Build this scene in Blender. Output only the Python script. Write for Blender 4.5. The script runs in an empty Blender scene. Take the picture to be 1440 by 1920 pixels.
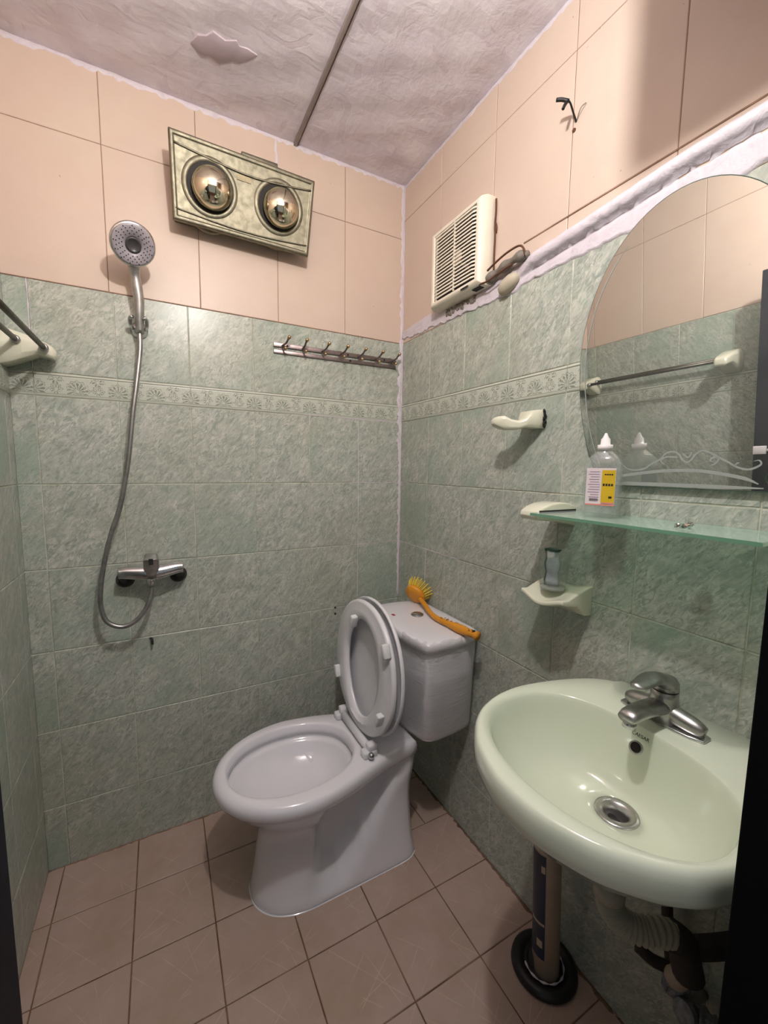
import bpy, bmesh, math, random
from mathutils import Vector, Matrix
random.seed(7)
C = bpy.context.scene.collection
S = bpy.context.scene
# ------------------------------------------------------------------ camera
cam_d = bpy.data.cameras.new('camera'); cam = bpy.data.objects.new('camera', cam_d); C.objects.link(cam)
cam_d.sensor_fit = 'HORIZONTAL'; cam_d.sensor_width = 36.0; cam_d.lens = 36 * 775.8 / 1440
cam_d.clip_start = 0.02
R_ = Vector((0.88104635, -0.47285667, 0.01280254)); U_ = Vector((0.03902387, 0.09963036, 0.99425898)); F_ = Vector((0.47141751, 0.87548864, -0.10623166))
M = Matrix(((R_.x, U_.x, -F_.x, -0.89107), (R_.y, U_.y, -F_.y, -1.51297), (R_.z, U_.z, -F_.z, 1.26614), (0, 0, 0, 1)))
cam.matrix_world = M
S.camera = cam
# ------------------------------------------------------------------ world, lights, exposure
w = bpy.data.worlds.new('world'); S.world = w; w.use_nodes = True
w.node_tree.nodes['Background'].inputs[0].default_value = (0.93, 0.96, 1.0, 1)
w.node_tree.nodes['Background'].inputs[1].default_value = 0.26
S.view_settings.view_transform = 'Standard'; S.view_settings.look = 'None'
S.view_settings.exposure = 0.0; S.view_settings.gamma = 1.0; S.view_settings.use_curve_mapping = False
LAMP = Vector((-0.71, -1.17, 2.13))
ld = bpy.data.lights.new('bulb_light', 'POINT'); ld.energy = 29; ld.shadow_soft_size = 0.024; ld.color = (1.0, 0.975, 0.95)
lo = bpy.data.objects.new('bulb_light', ld); lo.location = LAMP; C.objects.link(lo)

# ------------------------------------------------------------------ materials
def srgb(r, g, b):
    f = lambda c: (c / 255 / 12.92) if c / 255 <= 0.04045 else ((c / 255 + 0.055) / 1.055) ** 2.4
    return (f(r), f(g), f(b), 1)
class N:
    def __init__(s, name):
        s.m = bpy.data.materials.new(name); s.m.use_nodes = True; s.t = s.m.node_tree; s.b = s.t.nodes['Principled BSDF']
        s.out = s.t.nodes['Material Output']
    def n(s, typ, **kw):
        nd = s.t.nodes.new(typ)
        for k, v in kw.items():
            if k.startswith('_'): setattr(nd, k[1:], v)
            else: nd.inputs[k].default_value = v
        return nd
    def l(s, a, b): s.t.links.new(a, b)
    def coords(s, rnd=8.0, scale=(1, 1, 1), rot=(0, 0, 0)):
        tc = s.n('ShaderNodeTexCoord'); oi = s.n('ShaderNodeObjectInfo'); mp = s.n('ShaderNodeMapping')
        mp.inputs['Scale'].default_value = scale; mp.inputs['Rotation'].default_value = rot
        ml = s.n('ShaderNodeMath', _operation='MULTIPLY'); ml.inputs[1].default_value = rnd; s.l(oi.outputs['Random'], ml.inputs[0])
        ad = s.n('ShaderNodeVectorMath', _operation='ADD'); s.l(tc.outputs['Object'], mp.inputs[0]); s.l(mp.outputs[0], ad.inputs[0]); s.l(ml.outputs[0], ad.inputs[1])
        return ad.outputs[0], oi.outputs['Random']
    def world(s):
        g = s.n('ShaderNodeNewGeometry'); return g.outputs['Position']
    def noise(s, vec, scale, detail=4, rough=.55, dist=0.0):
        nz = s.n('ShaderNodeTexNoise', Scale=scale, Detail=detail, Roughness=rough, Distortion=dist)
        s.l(vec, nz.inputs['Vector']); return nz.outputs['Fac']
    def ramp(s, fac, stops):
        r = s.n('ShaderNodeValToRGB'); e = r.color_ramp.elements
        while len(e) < len(stops): e.new(0.5)
        for el, (p, c) in zip(e, stops): el.position = p; el.color = c if len(c) == 4 else (*c, 1)
        s.l(fac, r.inputs[0]); return r.outputs[0]
    def mix(s, fac, a, b, mode='MIX'):
        m = s.n('ShaderNodeMix', _data_type='RGBA', _blend_type=mode)
        for sock, v in ((m.inputs[0], fac), (m.inputs[6], a), (m.inputs[7], b)):
            if hasattr(v, 'is_linked'): s.l(v, sock)
            else: sock.default_value = v
        return m.outputs[2]
    def math(s, op, a, b=0.0, clamp=False):
        m = s.n('ShaderNodeMath', _operation=op, _use_clamp=clamp)
        for sock, v in ((m.inputs[0], a), (m.inputs[1], b)):
            if hasattr(v, 'is_linked'): s.l(v, sock)
            else: sock.default_value = v
        return m.outputs[0]
    def bump(s, h, strength=.3, dist=.002):
        b = s.n('ShaderNodeBump', Strength=strength, Distance=dist); s.l(h, b.inputs['Height']); s.l(b.outputs[0], s.b.inputs['Normal'])
    def set(s, col=None, rough=None, metal=None, **kw):
        if col is not None:
            if hasattr(col, 'is_linked'): s.l(col, s.b.inputs['Base Color'])
            else: s.b.inputs['Base Color'].default_value = col
        if rough is not None:
            if hasattr(rough, 'is_linked'): s.l(rough, s.b.inputs['Roughness'])
            else: s.b.inputs['Roughness'].default_value = rough
        if metal is not None: s.b.inputs['Metallic'].default_value = metal
        for k, v in kw.items(): s.b.inputs[k].default_value = v
        return s.m
def bw(a): return (a, a, a, 1)

def simple(name, col, rough=.4, metal=0.0, var=.06, scale=30, bumpd=0.0, **kw):
    k = N(name); p, _ = k.coords(); f = k.noise(p, scale)
    c2 = tuple(max(0, c * (1 - var * 2)) for c in col[:3]) + (1,)
    c = k.mix(f, col, c2)
    k.set(c, rough, metal, **kw)
    if bumpd: k.bump(f, .5, bumpd)
    return k.m

def mk_green():
    k = N('green_marbled_tile'); v, rnd = k.coords(9, (1, 1, 1), (0, 0, .7))
    mp = k.n('ShaderNodeMapping'); mp.inputs['Scale'].default_value = (1.9, .75, 1); k.l(v, mp.inputs[0]); v2 = mp.outputs[0]
    a = k.noise(v2, 26, 4, .55, 1.3); b = k.noise(v2, 46, 3, .5, 2.4); c = k.noise(v, 9, 3, .5, .4); d = k.noise(v, 20, 4, .6, 1.0)
    base = k.ramp(a, [(.32, srgb(144, 152, 142)), (.46, srgb(164, 169, 159)), (.58, srgb(175, 179, 169)), (.72, srgb(197, 199, 188))])
    st = k.math('MULTIPLY', k.ramp(b, [(.53, bw(0)), (.57, bw(1)), (.62, bw(1)), (.66, bw(.2))]), k.ramp(d, [(.4, bw(.12)), (.6, bw(.75))]))
    col = k.mix(st, base, srgb(206, 209, 197))
    col = k.mix(k.ramp(b, [(.34, bw(.7)), (.42, bw(0))]), col, srgb(130, 142, 131))
    g = k.math('MULTIPLY', k.ramp(rnd, [(.5, bw(.12)), (.95, bw(.6))]), k.ramp(c, [(.4, bw(0)), (.62, bw(1))]))
    col = k.mix(g, col, srgb(142, 164, 148))
    dirt = k.noise(k.world(), 2.2, 4, .6)
    col = k.mix(k.ramp(dirt, [(.45, bw(0)), (.7, bw(.3))]), col, srgb(150, 148, 124))
    k.bump(k.noise(v2, 14, 2), .10, .001)
    return k.set(col, .3, **{'Specular IOR Level': .4})
def mk_border():
    k = N('border_relief_tile'); tc = k.n('ShaderNodeTexCoord'); sx = k.n('ShaderNodeSeparateXYZ'); k.l(tc.outputs['Object'], sx.inputs[0])
    u, v = sx.outputs[0], sx.outputs[1]
    # fans repeat every 5 cm, two sizes
    uu = k.math('SUBTRACT', k.math('FRACT', k.math('ADD', k.math('MULTIPLY', u, 10.0), 20.25)), .5)   # -.5..5 over 10 cm
    def fan(cx, cy, rad, nray):
        dx = k.math('MULTIPLY', k.math('SUBTRACT', uu, cx), .1); dy = k.math('SUBTRACT', v, cy)
        r = k.math('SQRT', k.math('ADD', k.math('MULTIPLY', dx, dx), k.math('MULTIPLY', dy, dy)))
        th = k.math('ARCTAN2', dx, dy)
        rays = k.math('GREATER_THAN', k.math('SINE', k.math('ADD', k.math('MULTIPLY', th, nray), k.math('MULTIPLY', r, 60.0))), -.35)
        inn = k.math('LESS_THAN', r, k.math('ADD', rad, k.math('MULTIPLY', k.math('COSINE', k.math('MULTIPLY', th, nray)), .003)))
        core = k.math('GREATER_THAN', r, .004)
        arc_ = k.math('MULTIPLY', k.math('LESS_THAN', k.math('ABSOLUTE', k.math('SUBTRACT', r, k.math('ADD', rad + .0045, k.math('MULTIPLY', k.math('COSINE', k.math('MULTIPLY', th, nray)), .0022)))), .0011), k.math('GREATER_THAN', dy, -.004))
        return k.math('MAXIMUM', k.math('MULTIPLY', k.math('MULTIPLY', rays, inn), core), arc_)
    f1 = fan(-.25, -.014, .024, 13.0); f2 = fan(.25, .016, .012, 7.0); f4 = fan(.25, -.012, .010, 9.0)
    mask = k.math('MAXIMUM', f1, k.math('MAXIMUM', f2, f4))
    nz = k.noise(tc.outputs['Object'], 230, 3); mask = k.math('MULTIPLY', mask, k.ramp(nz, [(.40, bw(.3)), (.56, bw(1))]))
    inside = k.math('LESS_THAN', k.math('ABSOLUTE', v), .0235); mask = k.math('MULTIPLY', mask, inside)
    col = k.mix(k.noise(tc.outputs['Object'], 60), srgb(178, 183, 170), srgb(196, 199, 187))
    col = k.mix(k.math('MULTIPLY', mask, .85), col, srgb(104, 114, 100))
    line = k.math('MULTIPLY', k.math('GREATER_THAN', k.math('ABSOLUTE', v), .0245), k.math('LESS_THAN', k.math('ABSOLUTE', v), .0268))
    col = k.mix(k.math('MULTIPLY', line, .55), col, srgb(104, 114, 100))
    k.bump(mask, -.5, .0012)
    return k.set(col, .28)
def mk_beige():
    k = N('beige_wall_tile'); v, rnd = k.coords(9); a = k.noise(v, 14, 4, .6, .5); b = k.noise(k.world(), 3.0, 4, .6)
    col = k.mix(a, srgb(201, 182, 166), srgb(209, 191, 175))
    col = k.mix(k.ramp(b, [(.4, bw(0)), (.7, bw(.35))]), col, srgb(198, 172, 160))
    sp = k.noise(k.world(), 80, 3, .5, .5); col = k.mix(k.ramp(sp, [(.745, bw(0)), (.765, bw(.6))]), col, srgb(120, 92, 78))
    return k.set(col, .38, **{'Specular IOR Level': .35})
def mk_floor():
    k = N('beige_floor_tile'); v, rnd = k.coords(9); tc = k.n('ShaderNodeTexCoord')
    a = k.noise(v, 18, 4, .6); b = k.noise(k.world(), 4.5, 5, .65)
    col = k.mix(a, srgb(168, 146, 134), srgb(182, 160, 148))
    col = k.mix(k.ramp(b, [(.42, bw(0)), (.72, bw(.5))]), col, srgb(150, 126, 104))
    # fine printed cross lines in each tile
    sx = k.n('ShaderNodeSeparateXYZ'); k.l(tc.outputs['Object'], sx.inputs[0]); x, y = sx.outputs[0], sx.outputs[1]
    def ln(ax, ay, off):
        d = k.math('ADD', k.math('MULTIPLY', x, ax), k.math('MULTIPLY', y, ay)); d = k.math('ABSOLUTE', k.math('SUBTRACT', d, off))
        return k.math('LESS_THAN', d, .0008)
    m = ln(.8, .6, .02)
    for q in ((.75, .66, -.03), (-.62, .78, .015), (-.55, .83, -.035), (.97, .24, .045), (.2, -.98, .04)): m = k.math('MAXIMUM', m, ln(*q))
    m = k.math('MULTIPLY', m, k.ramp(k.noise(v, 12, 2), [(.44, bw(0)), (.6, bw(.45))]))
    col = k.mix(m, col, srgb(206, 186, 168))
    k.bump(k.math('ADD', k.noise(v, 160, 3), k.math('MULTIPLY', m, -1.0)), .18, .0012)
    return k.set(col, .42)
def mk_grout(name, c1, c2, sc=14):
    k = N(name); f = k.noise(k.world(), sc, 4, .65); col = k.mix(k.ramp(f, [(.4, bw(0)), (.62, bw(1))]), c1, c2); return k.set(col, .85)
def mk_ceil():
    k = N('stained_ceiling_paint'); p = k.world(); a = k.noise(p, 3.2, 5, .62, .8); b = k.noise(p, 17, 5, .6, 1.2); c = k.noise(p, 60, 4, .6)
    col = k.mix(k.ramp(a, [(.36, bw(0)), (.64, bw(1))]), srgb(226, 219, 225), srgb(206, 197, 207))
    col = k.mix(k.ramp(b, [(.58, bw(0)), (.7, bw(.5))]), col, srgb(230, 225, 226))
    d = k.noise(p, 6.5, 3, .5, 2.2); col = k.mix(k.ramp(d, [(.60, bw(0)), (.63, bw(.3)), (.7, bw(.3))]), col, srgb(192, 176, 186))
    # soot near the corner seam
    h = k.math('ADD', k.math('MULTIPLY', b, 1.0), k.math('ADD', k.math('MULTIPLY', c, .35), k.math('MULTIPLY', k.ramp(d, [(.6, bw(0)), (.615, bw(1))]), -.15)))
    k.bump(h, .45, .005)
    return k.set(col, .75)
def mk_plaster():
    k = N('white_plaster'); p = k.world(); b = k.noise(p, 26, 5, .6, .8); c = k.noise(p, 90, 4, .6)
    col = k.mix(k.ramp(b, [(.5, bw(0)), (.75, bw(.6))]), srgb(210, 202, 209), srgb(190, 177, 186)); k.bump(k.math('ADD', b, k.math('MULTIPLY', c, .4)), .6, .006)
    return k.set(col, .6)
def mk_porcelain(name, c1, c2, rough=.1):
    k = N(name); f = k.noise(k.world(), 5, 3); return k.set(k.mix(f, c1, c2), rough, **{'Specular IOR Level': .5, 'Coat Weight': .3, 'Coat Roughness': .05})
def mk_metal(name, col, rough=.2, var=.15, sc=40):
    k = N(name); p, _ = k.coords(); f = k.noise(p, sc, 4, .6)
    r = k.math('ADD', rough, k.math('MULTIPLY', f, var)); c2 = tuple(c * .7 for c in col[:3]) + (1,)
    return k.set(k.mix(k.ramp(f, [(.4, bw(0)), (.7, bw(1))]), col, c2), r, 1.0)
def mk_glass(name, tint, rough=0.0, ior=1.45, thin=None):
    k = N(name); t = k.t
    gl = k.n('ShaderNodeBsdfGlossy'); gl.inputs['Roughness'].default_value = max(rough, .02)
    tr = k.n('ShaderNodeBsdfTransparent'); tr.inputs[0].default_value = tint
    df = k.n('ShaderNodeBsdfDiffuse'); df.inputs[0].default_value = tint
    lw = k.n('ShaderNodeLayerWeight', Blend=.5)
    fr_ = k.math('ADD', k.math('MULTIPLY', k.math('POWER', lw.outputs['Facing'], 4.0), .55), .035)
    m1 = k.n('ShaderNodeMixShader'); m2 = k.n('ShaderNodeMixShader'); m1.inputs[0].default_value = thin if thin is not None else .12
    k.l(tr.outputs[0], m1.inputs[1]); k.l(df.outputs[0], m1.inputs[2])
    k.l(fr_, m2.inputs[0]); k.l(m1.outputs[0], m2.inputs[1]); k.l(gl.outputs[0], m2.inputs[2]); k.l(m2.outputs[0], k.out.inputs[0])
    return k.m
def mk_mirror():
    k = N('hazy_mirror_glass')
    gl = k.n('ShaderNodeBsdfGlossy'); gl.inputs['Roughness'].default_value = .012; gl.inputs[0].default_value = (.78, .8, .78, 1)
    df = k.n('ShaderNodeBsdfDiffuse'); df.inputs[0].default_value = srgb(176, 182, 176)
    m = k.n('ShaderNodeMixShader'); f = k.noise(k.world(), 5, 3, .5)
    k.l(k.ramp(f, [(.3, bw(.05)), (.7, bw(.15))]), m.inputs[0]); k.l(gl.outputs[0], m.inputs[1]); k.l(df.outputs[0], m.inputs[2]); k.l(m.outputs[0], k.out.inputs[0])
    return k.m
MT = dict(
    green=mk_green(), border=mk_border(), beige=mk_beige(), floor=mk_floor(), ceil=mk_ceil(), plaster=mk_plaster(),
    grout=mk_grout('pale_wall_grout', srgb(200, 203, 186), srgb(166, 164, 142)), fgrout=mk_grout('brown_floor_grout', srgb(92, 66, 52), srgb(130, 104, 84), 8),
    bgrout=mk_grout('brown_joint', srgb(150, 118, 98), srgb(120, 92, 76)),
    white=mk_porcelain('white_porcelain', srgb(226, 225, 229), srgb(219, 218, 223)), sink=mk_porcelain('pale_green_porcelain', srgb(220, 227, 207), srgb(213, 221, 200), .12),
    ivory=mk_porcelain('ivory_ceramic', srgb(222, 222, 202), srgb(206, 206, 184), .2),
    seat=simple('white_plastic', srgb(224, 224, 227), .28), bump=simple('soft_white_rubber', srgb(222, 222, 222), .5),
    chrome=mk_metal('chrome', srgb(215, 215, 216), .16), dchrome=mk_metal('worn_chrome', srgb(190, 188, 186), .3, .15), hosem=mk_metal('hose_steel', srgb(172, 170, 168), .3),
    gold=mk_metal('champagne_metal', srgb(136, 132, 114), .42, .2, 60), steel=mk_metal('brushed_rail', srgb(150, 138, 136), .32), brass=mk_metal('brass_tip', srgb(196, 168, 130), .3),
    black=simple('black_rubber', srgb(24, 23, 24), .45), dark=simple('dark_cavity', srgb(26, 22, 20), .7), navy=simple('navy_speckled_door', srgb(34, 36, 50), .6, var=.45, scale=60, **{'Specular IOR Level': .25}),
    frame=simple('black_door_frame', srgb(6, 7, 9), .9, **{'Specular IOR Level': .1}), fan=simple('yellowed_plastic', srgb(236, 227, 209), .45), rust=simple('rusty_cable', srgb(112, 70, 46), .8, var=.3, scale=120),
    orange=simple('orange_plastic', srgb(228, 152, 36), .4, var=.12, scale=90), bristle=simple('yellow_bristle', srgb(226, 196, 60), .6), grey=simple('grey_tape', srgb(140, 132, 122), .6, var=.25, scale=90, bumpd=.003),
    tube=simple('stained_beige_plastic', srgb(186, 168, 148), .45, var=.15), navylab=simple('navy_print', srgb(36, 44, 66), .4), red=simple('red_sticker', srgb(170, 40, 50), .4),
    paper=simple('white_label', srgb(226, 214, 216), .5), yellow=simple('yellow_label', srgb(216, 180, 40), .45), ink=simple('ink', srgb(30, 28, 34), .6), lilac=simple('lilac_print', srgb(176, 150, 178), .6), pink=simple('pink_border', srgb(222, 140, 130), .6),
    cap=simple('white_cap', srgb(236, 230, 230), .4), silver=simple('silver_print_tube', srgb(196, 199, 206), .35, metal=0, var=.25, scale=160), leaf=simple('dark_green_print', srgb(40, 74, 58), .4),
    rubber=simple('beige_corrugated_plastic', srgb(170, 164, 146), .5), brown=simple('corroded_pipe', srgb(66, 58, 48), .7, var=.4, scale=60, bumpd=.003), cloth=simple('crumpled_foil_tape', srgb(176, 178, 184), .4, metal=.2, var=.5, scale=80, bumpd=.005),
    etched=simple('etched_frost', srgb(160, 164, 160), .8), mirror=mk_mirror(), strip=simple('dirty_ceiling_strip', srgb(158, 146, 142), .5, var=.15), lump=simple('beige_putty', srgb(196, 186, 164), .7, var=.15, bumpd=.004),
    shelfglass=mk_glass('green_shelf_glass', (.80, .95, .86, 1), .05, 1.5, .3), shelfedge=simple('green_glass_edge', srgb(112, 158, 130), .15), clear=mk_glass('clear_glass', (.95, .97, .96, 1), .0, 1.3, .03), pet=mk_glass('clear_bottle', (.93, .95, .94, 1), .05, 1.4, .14),
    wrap=None, bulb=None)
k = N('crinkled_stretch_film'); p = k.world()
mp = k.n('ShaderNodeMapping'); mp.inputs['Scale'].default_value = (1, 1, 6); k.l(p, mp.inputs[0]); h = k.noise(mp.outputs[0], 14, 6, .65, 1.5)
bp = k.n('ShaderNodeBump', Strength=1.0, Distance=.014); k.l(h, bp.inputs['Height'])
tr = k.n('ShaderNodeBsdfTransparent'); gl = k.n('ShaderNodeBsdfGlossy'); gl.inputs['Roughness'].default_value = .12; k.l(bp.outputs[0], gl.inputs['Normal'])
lw = k.n('ShaderNodeLayerWeight', Blend=.5); k.l(bp.outputs[0], lw.inputs['Normal']); mx = k.n('ShaderNodeMixShader')
k.l(k.math('ADD', k.math('MULTIPLY', k.math('POWER', lw.outputs['Facing'], 3.0), .5), .16), mx.inputs[0]); k.l(tr.outputs[0], mx.inputs[1]); k.l(gl.outputs[0], mx.inputs[2]); k.l(mx.outputs[0], k.out.inputs[0]); MT['wrap'] = k.m
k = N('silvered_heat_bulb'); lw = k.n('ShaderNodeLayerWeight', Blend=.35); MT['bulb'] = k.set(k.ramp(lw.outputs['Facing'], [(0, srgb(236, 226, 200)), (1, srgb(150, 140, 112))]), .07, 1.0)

# ------------------------------------------------------------------ helpers
def root(name, loc, label, cat, group=None):
    o = bpy.data.objects.new(name, None); C.objects.link(o); o.location = loc; o.empty_display_size = .02
    o['label'] = label; o['category'] = cat
    if group: o['group'] = group
    return o
def wloc(o):
    v = Vector(o.location)
    return v + wloc(o.parent) if o.parent else v
def mkobj(name, verts, faces, mat, parent=None, smooth=False, loc=None, label=None, kind=None, bevel=0, sub=0, seg=2):
    """world-space vertices -> one mesh object (origin at its centre), parented in place"""
    vs = [Vector(v) for v in verts]
    if loc is None:
        lo_ = Vector((min(v.x for v in vs), min(v.y for v in vs), min(v.z for v in vs))); hi = Vector((max(v.x for v in vs), max(v.y for v in vs), max(v.z for v in vs)))
        loc = (lo_ + hi) / 2; 
        if parent is None: loc.z = lo_.z
    loc = Vector(loc)
    me = bpy.data.meshes.new(name); me.from_pydata([v - loc for v in vs], [], faces); me.validate()
    bm = bmesh.new(); bm.from_mesh(me); bmesh.ops.recalc_face_normals(bm, faces=bm.faces); bm.to_mesh(me); bm.free()
    me.materials.append(mat)
    if smooth:
        for p_ in me.polygons: p_.use_smooth = True
    o = bpy.data.objects.new(name, me); C.objects.link(o); o.location = loc
    if parent: o.parent = parent; o.location = loc - wloc(parent)
    if label: o['label'] = label
    if kind: o['kind'] = kind
    if bevel:
        m = o.modifiers.new('bevel', 'BEVEL'); m.width = bevel; m.segments = seg; m.limit_method = 'ANGLE'; m.angle_limit = .6
        for p_ in me.polygons: p_.use_smooth = True
    if sub:
        m = o.modifiers.new('sub', 'SUBSURF'); m.levels = sub; m.render_levels = sub
    return o
def box(x0, x1, y0, y1, z0, z1):
    v = [(x, y, z) for z in (z0, z1) for y in (y0, y1) for x in (x0, x1)]
    return v, [(0, 2, 3, 1), (4, 5, 7, 6), (0, 1, 5, 4), (2, 6, 7, 3), (0, 4, 6, 2), (1, 3, 7, 5)]
def join(*parts):
    V = []; Fs = []
    for v, f in parts:
        n = len(V); V += list(v); Fs += [tuple(i + n for i in q) for q in f]
    return V, Fs
def loft(rings, cap0=True, cap1=True, closed=True):
    n = len(rings[0]); V = [p for r in rings for p in r]; Fs = []
    for i in range(len(rings) - 1):
        for j in range(n if closed else n - 1):
            a = i * n + j; b = i * n + (j + 1) % n; Fs.append((a, b, b + n, a + n))
    if cap0: Fs.append(tuple(range(n - 1, -1, -1)))
    if cap1: Fs.append(tuple(range((len(rings) - 1) * n, len(rings) * n)))
    return V, Fs
def frame_(d):
    d = Vector(d).normalized(); a = Vector((0, 0, 1)) if abs(d.z) < .9 else Vector((1, 0, 0)); u = d.cross(a).normalized(); return u, d.cross(u).normalized(), d
def circ(c, d, r, n=16, ry=None):
    u, v, _ = frame_(d); c = Vector(c); ry = r if ry is None else ry
    return [c + u * (r * math.cos(2 * math.pi * i / n)) + v * (ry * math.sin(2 * math.pi * i / n)) for i in range(n)]
def lathe(c, d, prof, n=24):           # prof: (distance along d, radius)
    d = Vector(d).normalized(); return loft([circ(Vector(c) + d * h, d, max(r, 1e-4), n) for h, r in prof])
def catmull(pts, k=8):
    P = [Vector(p) for p in pts]; P = [P[0] * 2 - P[1]] + P + [P[-1] * 2 - P[-2]]; out = []
    for i in range(1, len(P) - 2):
        for j in range(k):
            t = j / k; a, b, c, d = P[i - 1:i + 3]
            out.append(.5 * ((2 * b) + (c - a) * t + (2 * a - 5 * b + 4 * c - d) * t * t + (3 * b - a - 3 * c + d) * t ** 3))
    out.append(P[-2]); return out
def tube(pts, r, n=10, smooth=8):
    P = catmull(pts, smooth) if smooth else [Vector(p) for p in pts]
    rf = r if callable(r) else (lambda t: r); rings = []; pu = None
    for i, p_ in enumerate(P):
        d = (P[min(i + 1, len(P) - 1)] - P[max(i - 1, 0)]).normalized()
        if pu is None: u, v, _ = frame_(d)
        else:
            u = (pu - d * pu.dot(d)).normalized(); v = d.cross(u)
        pu = u; rr = rf(i / (len(P) - 1)); rings.append([p_ + u * (rr * math.cos(2 * math.pi * j / n)) + v * (rr * math.sin(2 * math.pi * j / n)) for j in range(n)])
    return loft(rings)
def rrect(cx, cy, hx, hy, r, z, n=5):
    out = []
    for sx, sy, a0 in ((1, 1, 0), (-1, 1, 90), (-1, -1, 180), (1, -1, 270)):
        for i in range(n + 1):
            a = math.radians(a0 + 90 * i / n); out.append((cx + sx * (hx - r) + r * math.cos(a), cy + sy * (hy - r) + r * math.sin(a), z))
    return out
def lerp(pts, x):
    for (a, b), (c, d) in zip(pts, pts[1:]):
        if x <= c: return b + (d - b) * (x - a) / (c - a) if c > a else d
    return pts[-1][1]
def sm(a, b, x):
    t = max(0, min(1, (x - a) / (b - a))); return t * t * (3 - 2 * t)

# ------------------------------------------------------------------ room shell
RW = -1.249; FY = -1.345; CZ = 2.367; GT = 1.769
def struct(name, geo, mat, **kw):
    o = mkobj(name, *geo, mat, kind='structure', **kw); return o
TH = .0016
tile_meshes = {}
def tmesh(kind, w_, h_, mat):
    key = (kind, round(w_, 4), round(h_, 4))
    if key in tile_meshes: return tile_meshes[key]
    a, b = w_ / 2, h_ / 2; c = .0014; d = TH
    if kind == 'border':   # ribs along top and bottom
        prof = [(-b, -.003), (-b, d), (-b + .004, d + .0016), (-b + .0065, d + .0002), (-b + .009, d + .0008), (b - .009, d + .0008), (b - .0065, d + .0002), (b - .004, d + .0016), (b, d), (b, -.003)]
        V = [(x, y, z) for x in (-a, a) for y, z in prof]; n = len(prof); Fs = [(i, i + 1, i + 1 + n, i + n) for i in range(n - 1)] + [tuple(range(n)), tuple(range(2 * n - 1, n - 1, -1))]
    else:
        V = [(-a, -b, -.003), (a, -b, -.003), (a, b, -.003), (-a, b, -.003), (-a, -b, d * .3), (a, -b, d * .3), (a, b, d * .3), (-a, b, d * .3), (-a + c, -b + c, d), (a - c, -b + c, d), (a - c, b - c, d), (-a + c, b - c, d)]
        Fs = [(8, 9, 10, 11)] + [(i, (i + 1) % 4, (i + 1) % 4 + 4, i + 4) for i in range(4)] + [(i + 4, (i + 1) % 4 + 4, (i + 1) % 4 + 8, i + 8) for i in range(4)]
    me = bpy.data.meshes.new('tile'); me.from_pydata(V, [], Fs); me.materials.append(mat); tile_meshes[key] = me
    return me
AX = {'back': Matrix(((1, 0, 0), (0, 0, -1), (0, 1, 0))), 'right': Matrix(((0, 0, -1), (-1, 0, 0), (0, 1, 0))), 'left': Matrix(((0, 0, 1), (1, 0, 0), (0, 1, 0))), 'floor': Matrix.Identity(3), 'front': Matrix(((-1, 0, 0), (0, 0, 1), (0, 1, 0)))}
def tile(side, u0, u1, v0, v1, kind, mat, parent, gap=.0011, name='tile', jit=.0006):
    u0, u1 = min(u0, u1), max(u0, u1); v0, v1 = min(v0, v1), max(v0, v1)
    me = tmesh(kind, u1 - u0 - 2 * gap, v1 - v0 - 2 * gap, mat); o = bpy.data.objects.new(name, me); C.objects.link(o)
    uc, vc = (u0 + u1) / 2, (v0 + v1) / 2; off = random.uniform(0, jit) * .5
    p_ = {'back': (uc, -off, vc), 'right': (-off, uc, vc), 'left': (RW + off, uc, vc), 'front': (uc, FY + off, vc), 'floor': (uc, vc, off)}[side]
    A = AX[side] @ Matrix.Rotation(random.uniform(-.0006, .0006), 3, 'Z') @ Matrix.Rotation(random.uniform(-.0015, .0015), 3, 'X') @ Matrix.Rotation(random.uniform(-.0015, .0015), 3, 'Y')
    o.parent = parent; o.matrix_local = Matrix.Translation(Vector(p_) - wloc(parent)) @ A.to_4x4()
    return o
floor = struct('floor', box(RW - 1.0, 1.0, FY - 1.6, .1, -.08, 0), MT['fgrout'])
ceil_pts = []
nx, ny = 60, 60
V = [(RW - .1 + (0.2 - RW) * i / nx, FY - .12 + (.22 - FY) * j / ny, CZ + .0025 * (math.sin(i * .9 + j * .5) * math.cos(j * .7 - i * .3))) for j in range(ny + 1) for i in range(nx + 1)]
Fs = [(j * (nx + 1) + i, j * (nx + 1) + i + 1, (j + 1) * (nx + 1) + i + 1, (j + 1) * (nx + 1) + i) for j in range(ny) for i in range(nx)]
top = box(RW - .1, .1, FY - .12, .1, CZ + .01, CZ + .1)
ceiling = struct('ceiling', join((V, Fs), top), MT['ceil'])
wall_back = struct('wall_back', box(RW - .1, .1, 0, .1, -.08, CZ + .1), MT['grout'])
wall_right = struct('wall_right', box(0, .1, FY - .12, 0, -.08, CZ + .1), MT['grout'])
wall_left = struct('wall_left', box(RW - .1, RW, FY - .12, 0, -.08, CZ + .1), MT['grout'])
DX0, DX1, DZ = -1.225, -.362, 1.93
wall_front = struct('wall_front', join(box(DX1 + .03, 0, FY - .12, FY, 0, CZ), box(RW, DX1 + .03, FY - .12, FY, DZ + .03, CZ)), MT['grout'])
zr = [0, .206, .456, .706, .956, 1.206, 1.456, 1.522, GT]
bx = [0, -.1965, -.396, -.596, -.796, -.996, -1.1945, RW]
ry = [0, -.203, -.403, -.603, -.802, -1.002, -1.202, FY]
ly = [0, -.052, -.252, -.452, -.652, -.852, -1.052, -1.252, FY]
for side, us, wl in (('back', bx, wall_back), ('right', ry, wall_right), ('left', ly, wall_left)):
    for u0, u1 in zip(us, us[1:]):
        for i, (v0, v1) in enumerate(zip(zr, zr[1:])):
            if i == 6: tile(side, u0, u1, v0, v1, 'border', MT['border'], wl)
            else: tile(side, u0, u1, v0, v1, 'plain', MT['green'], wl)
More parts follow.
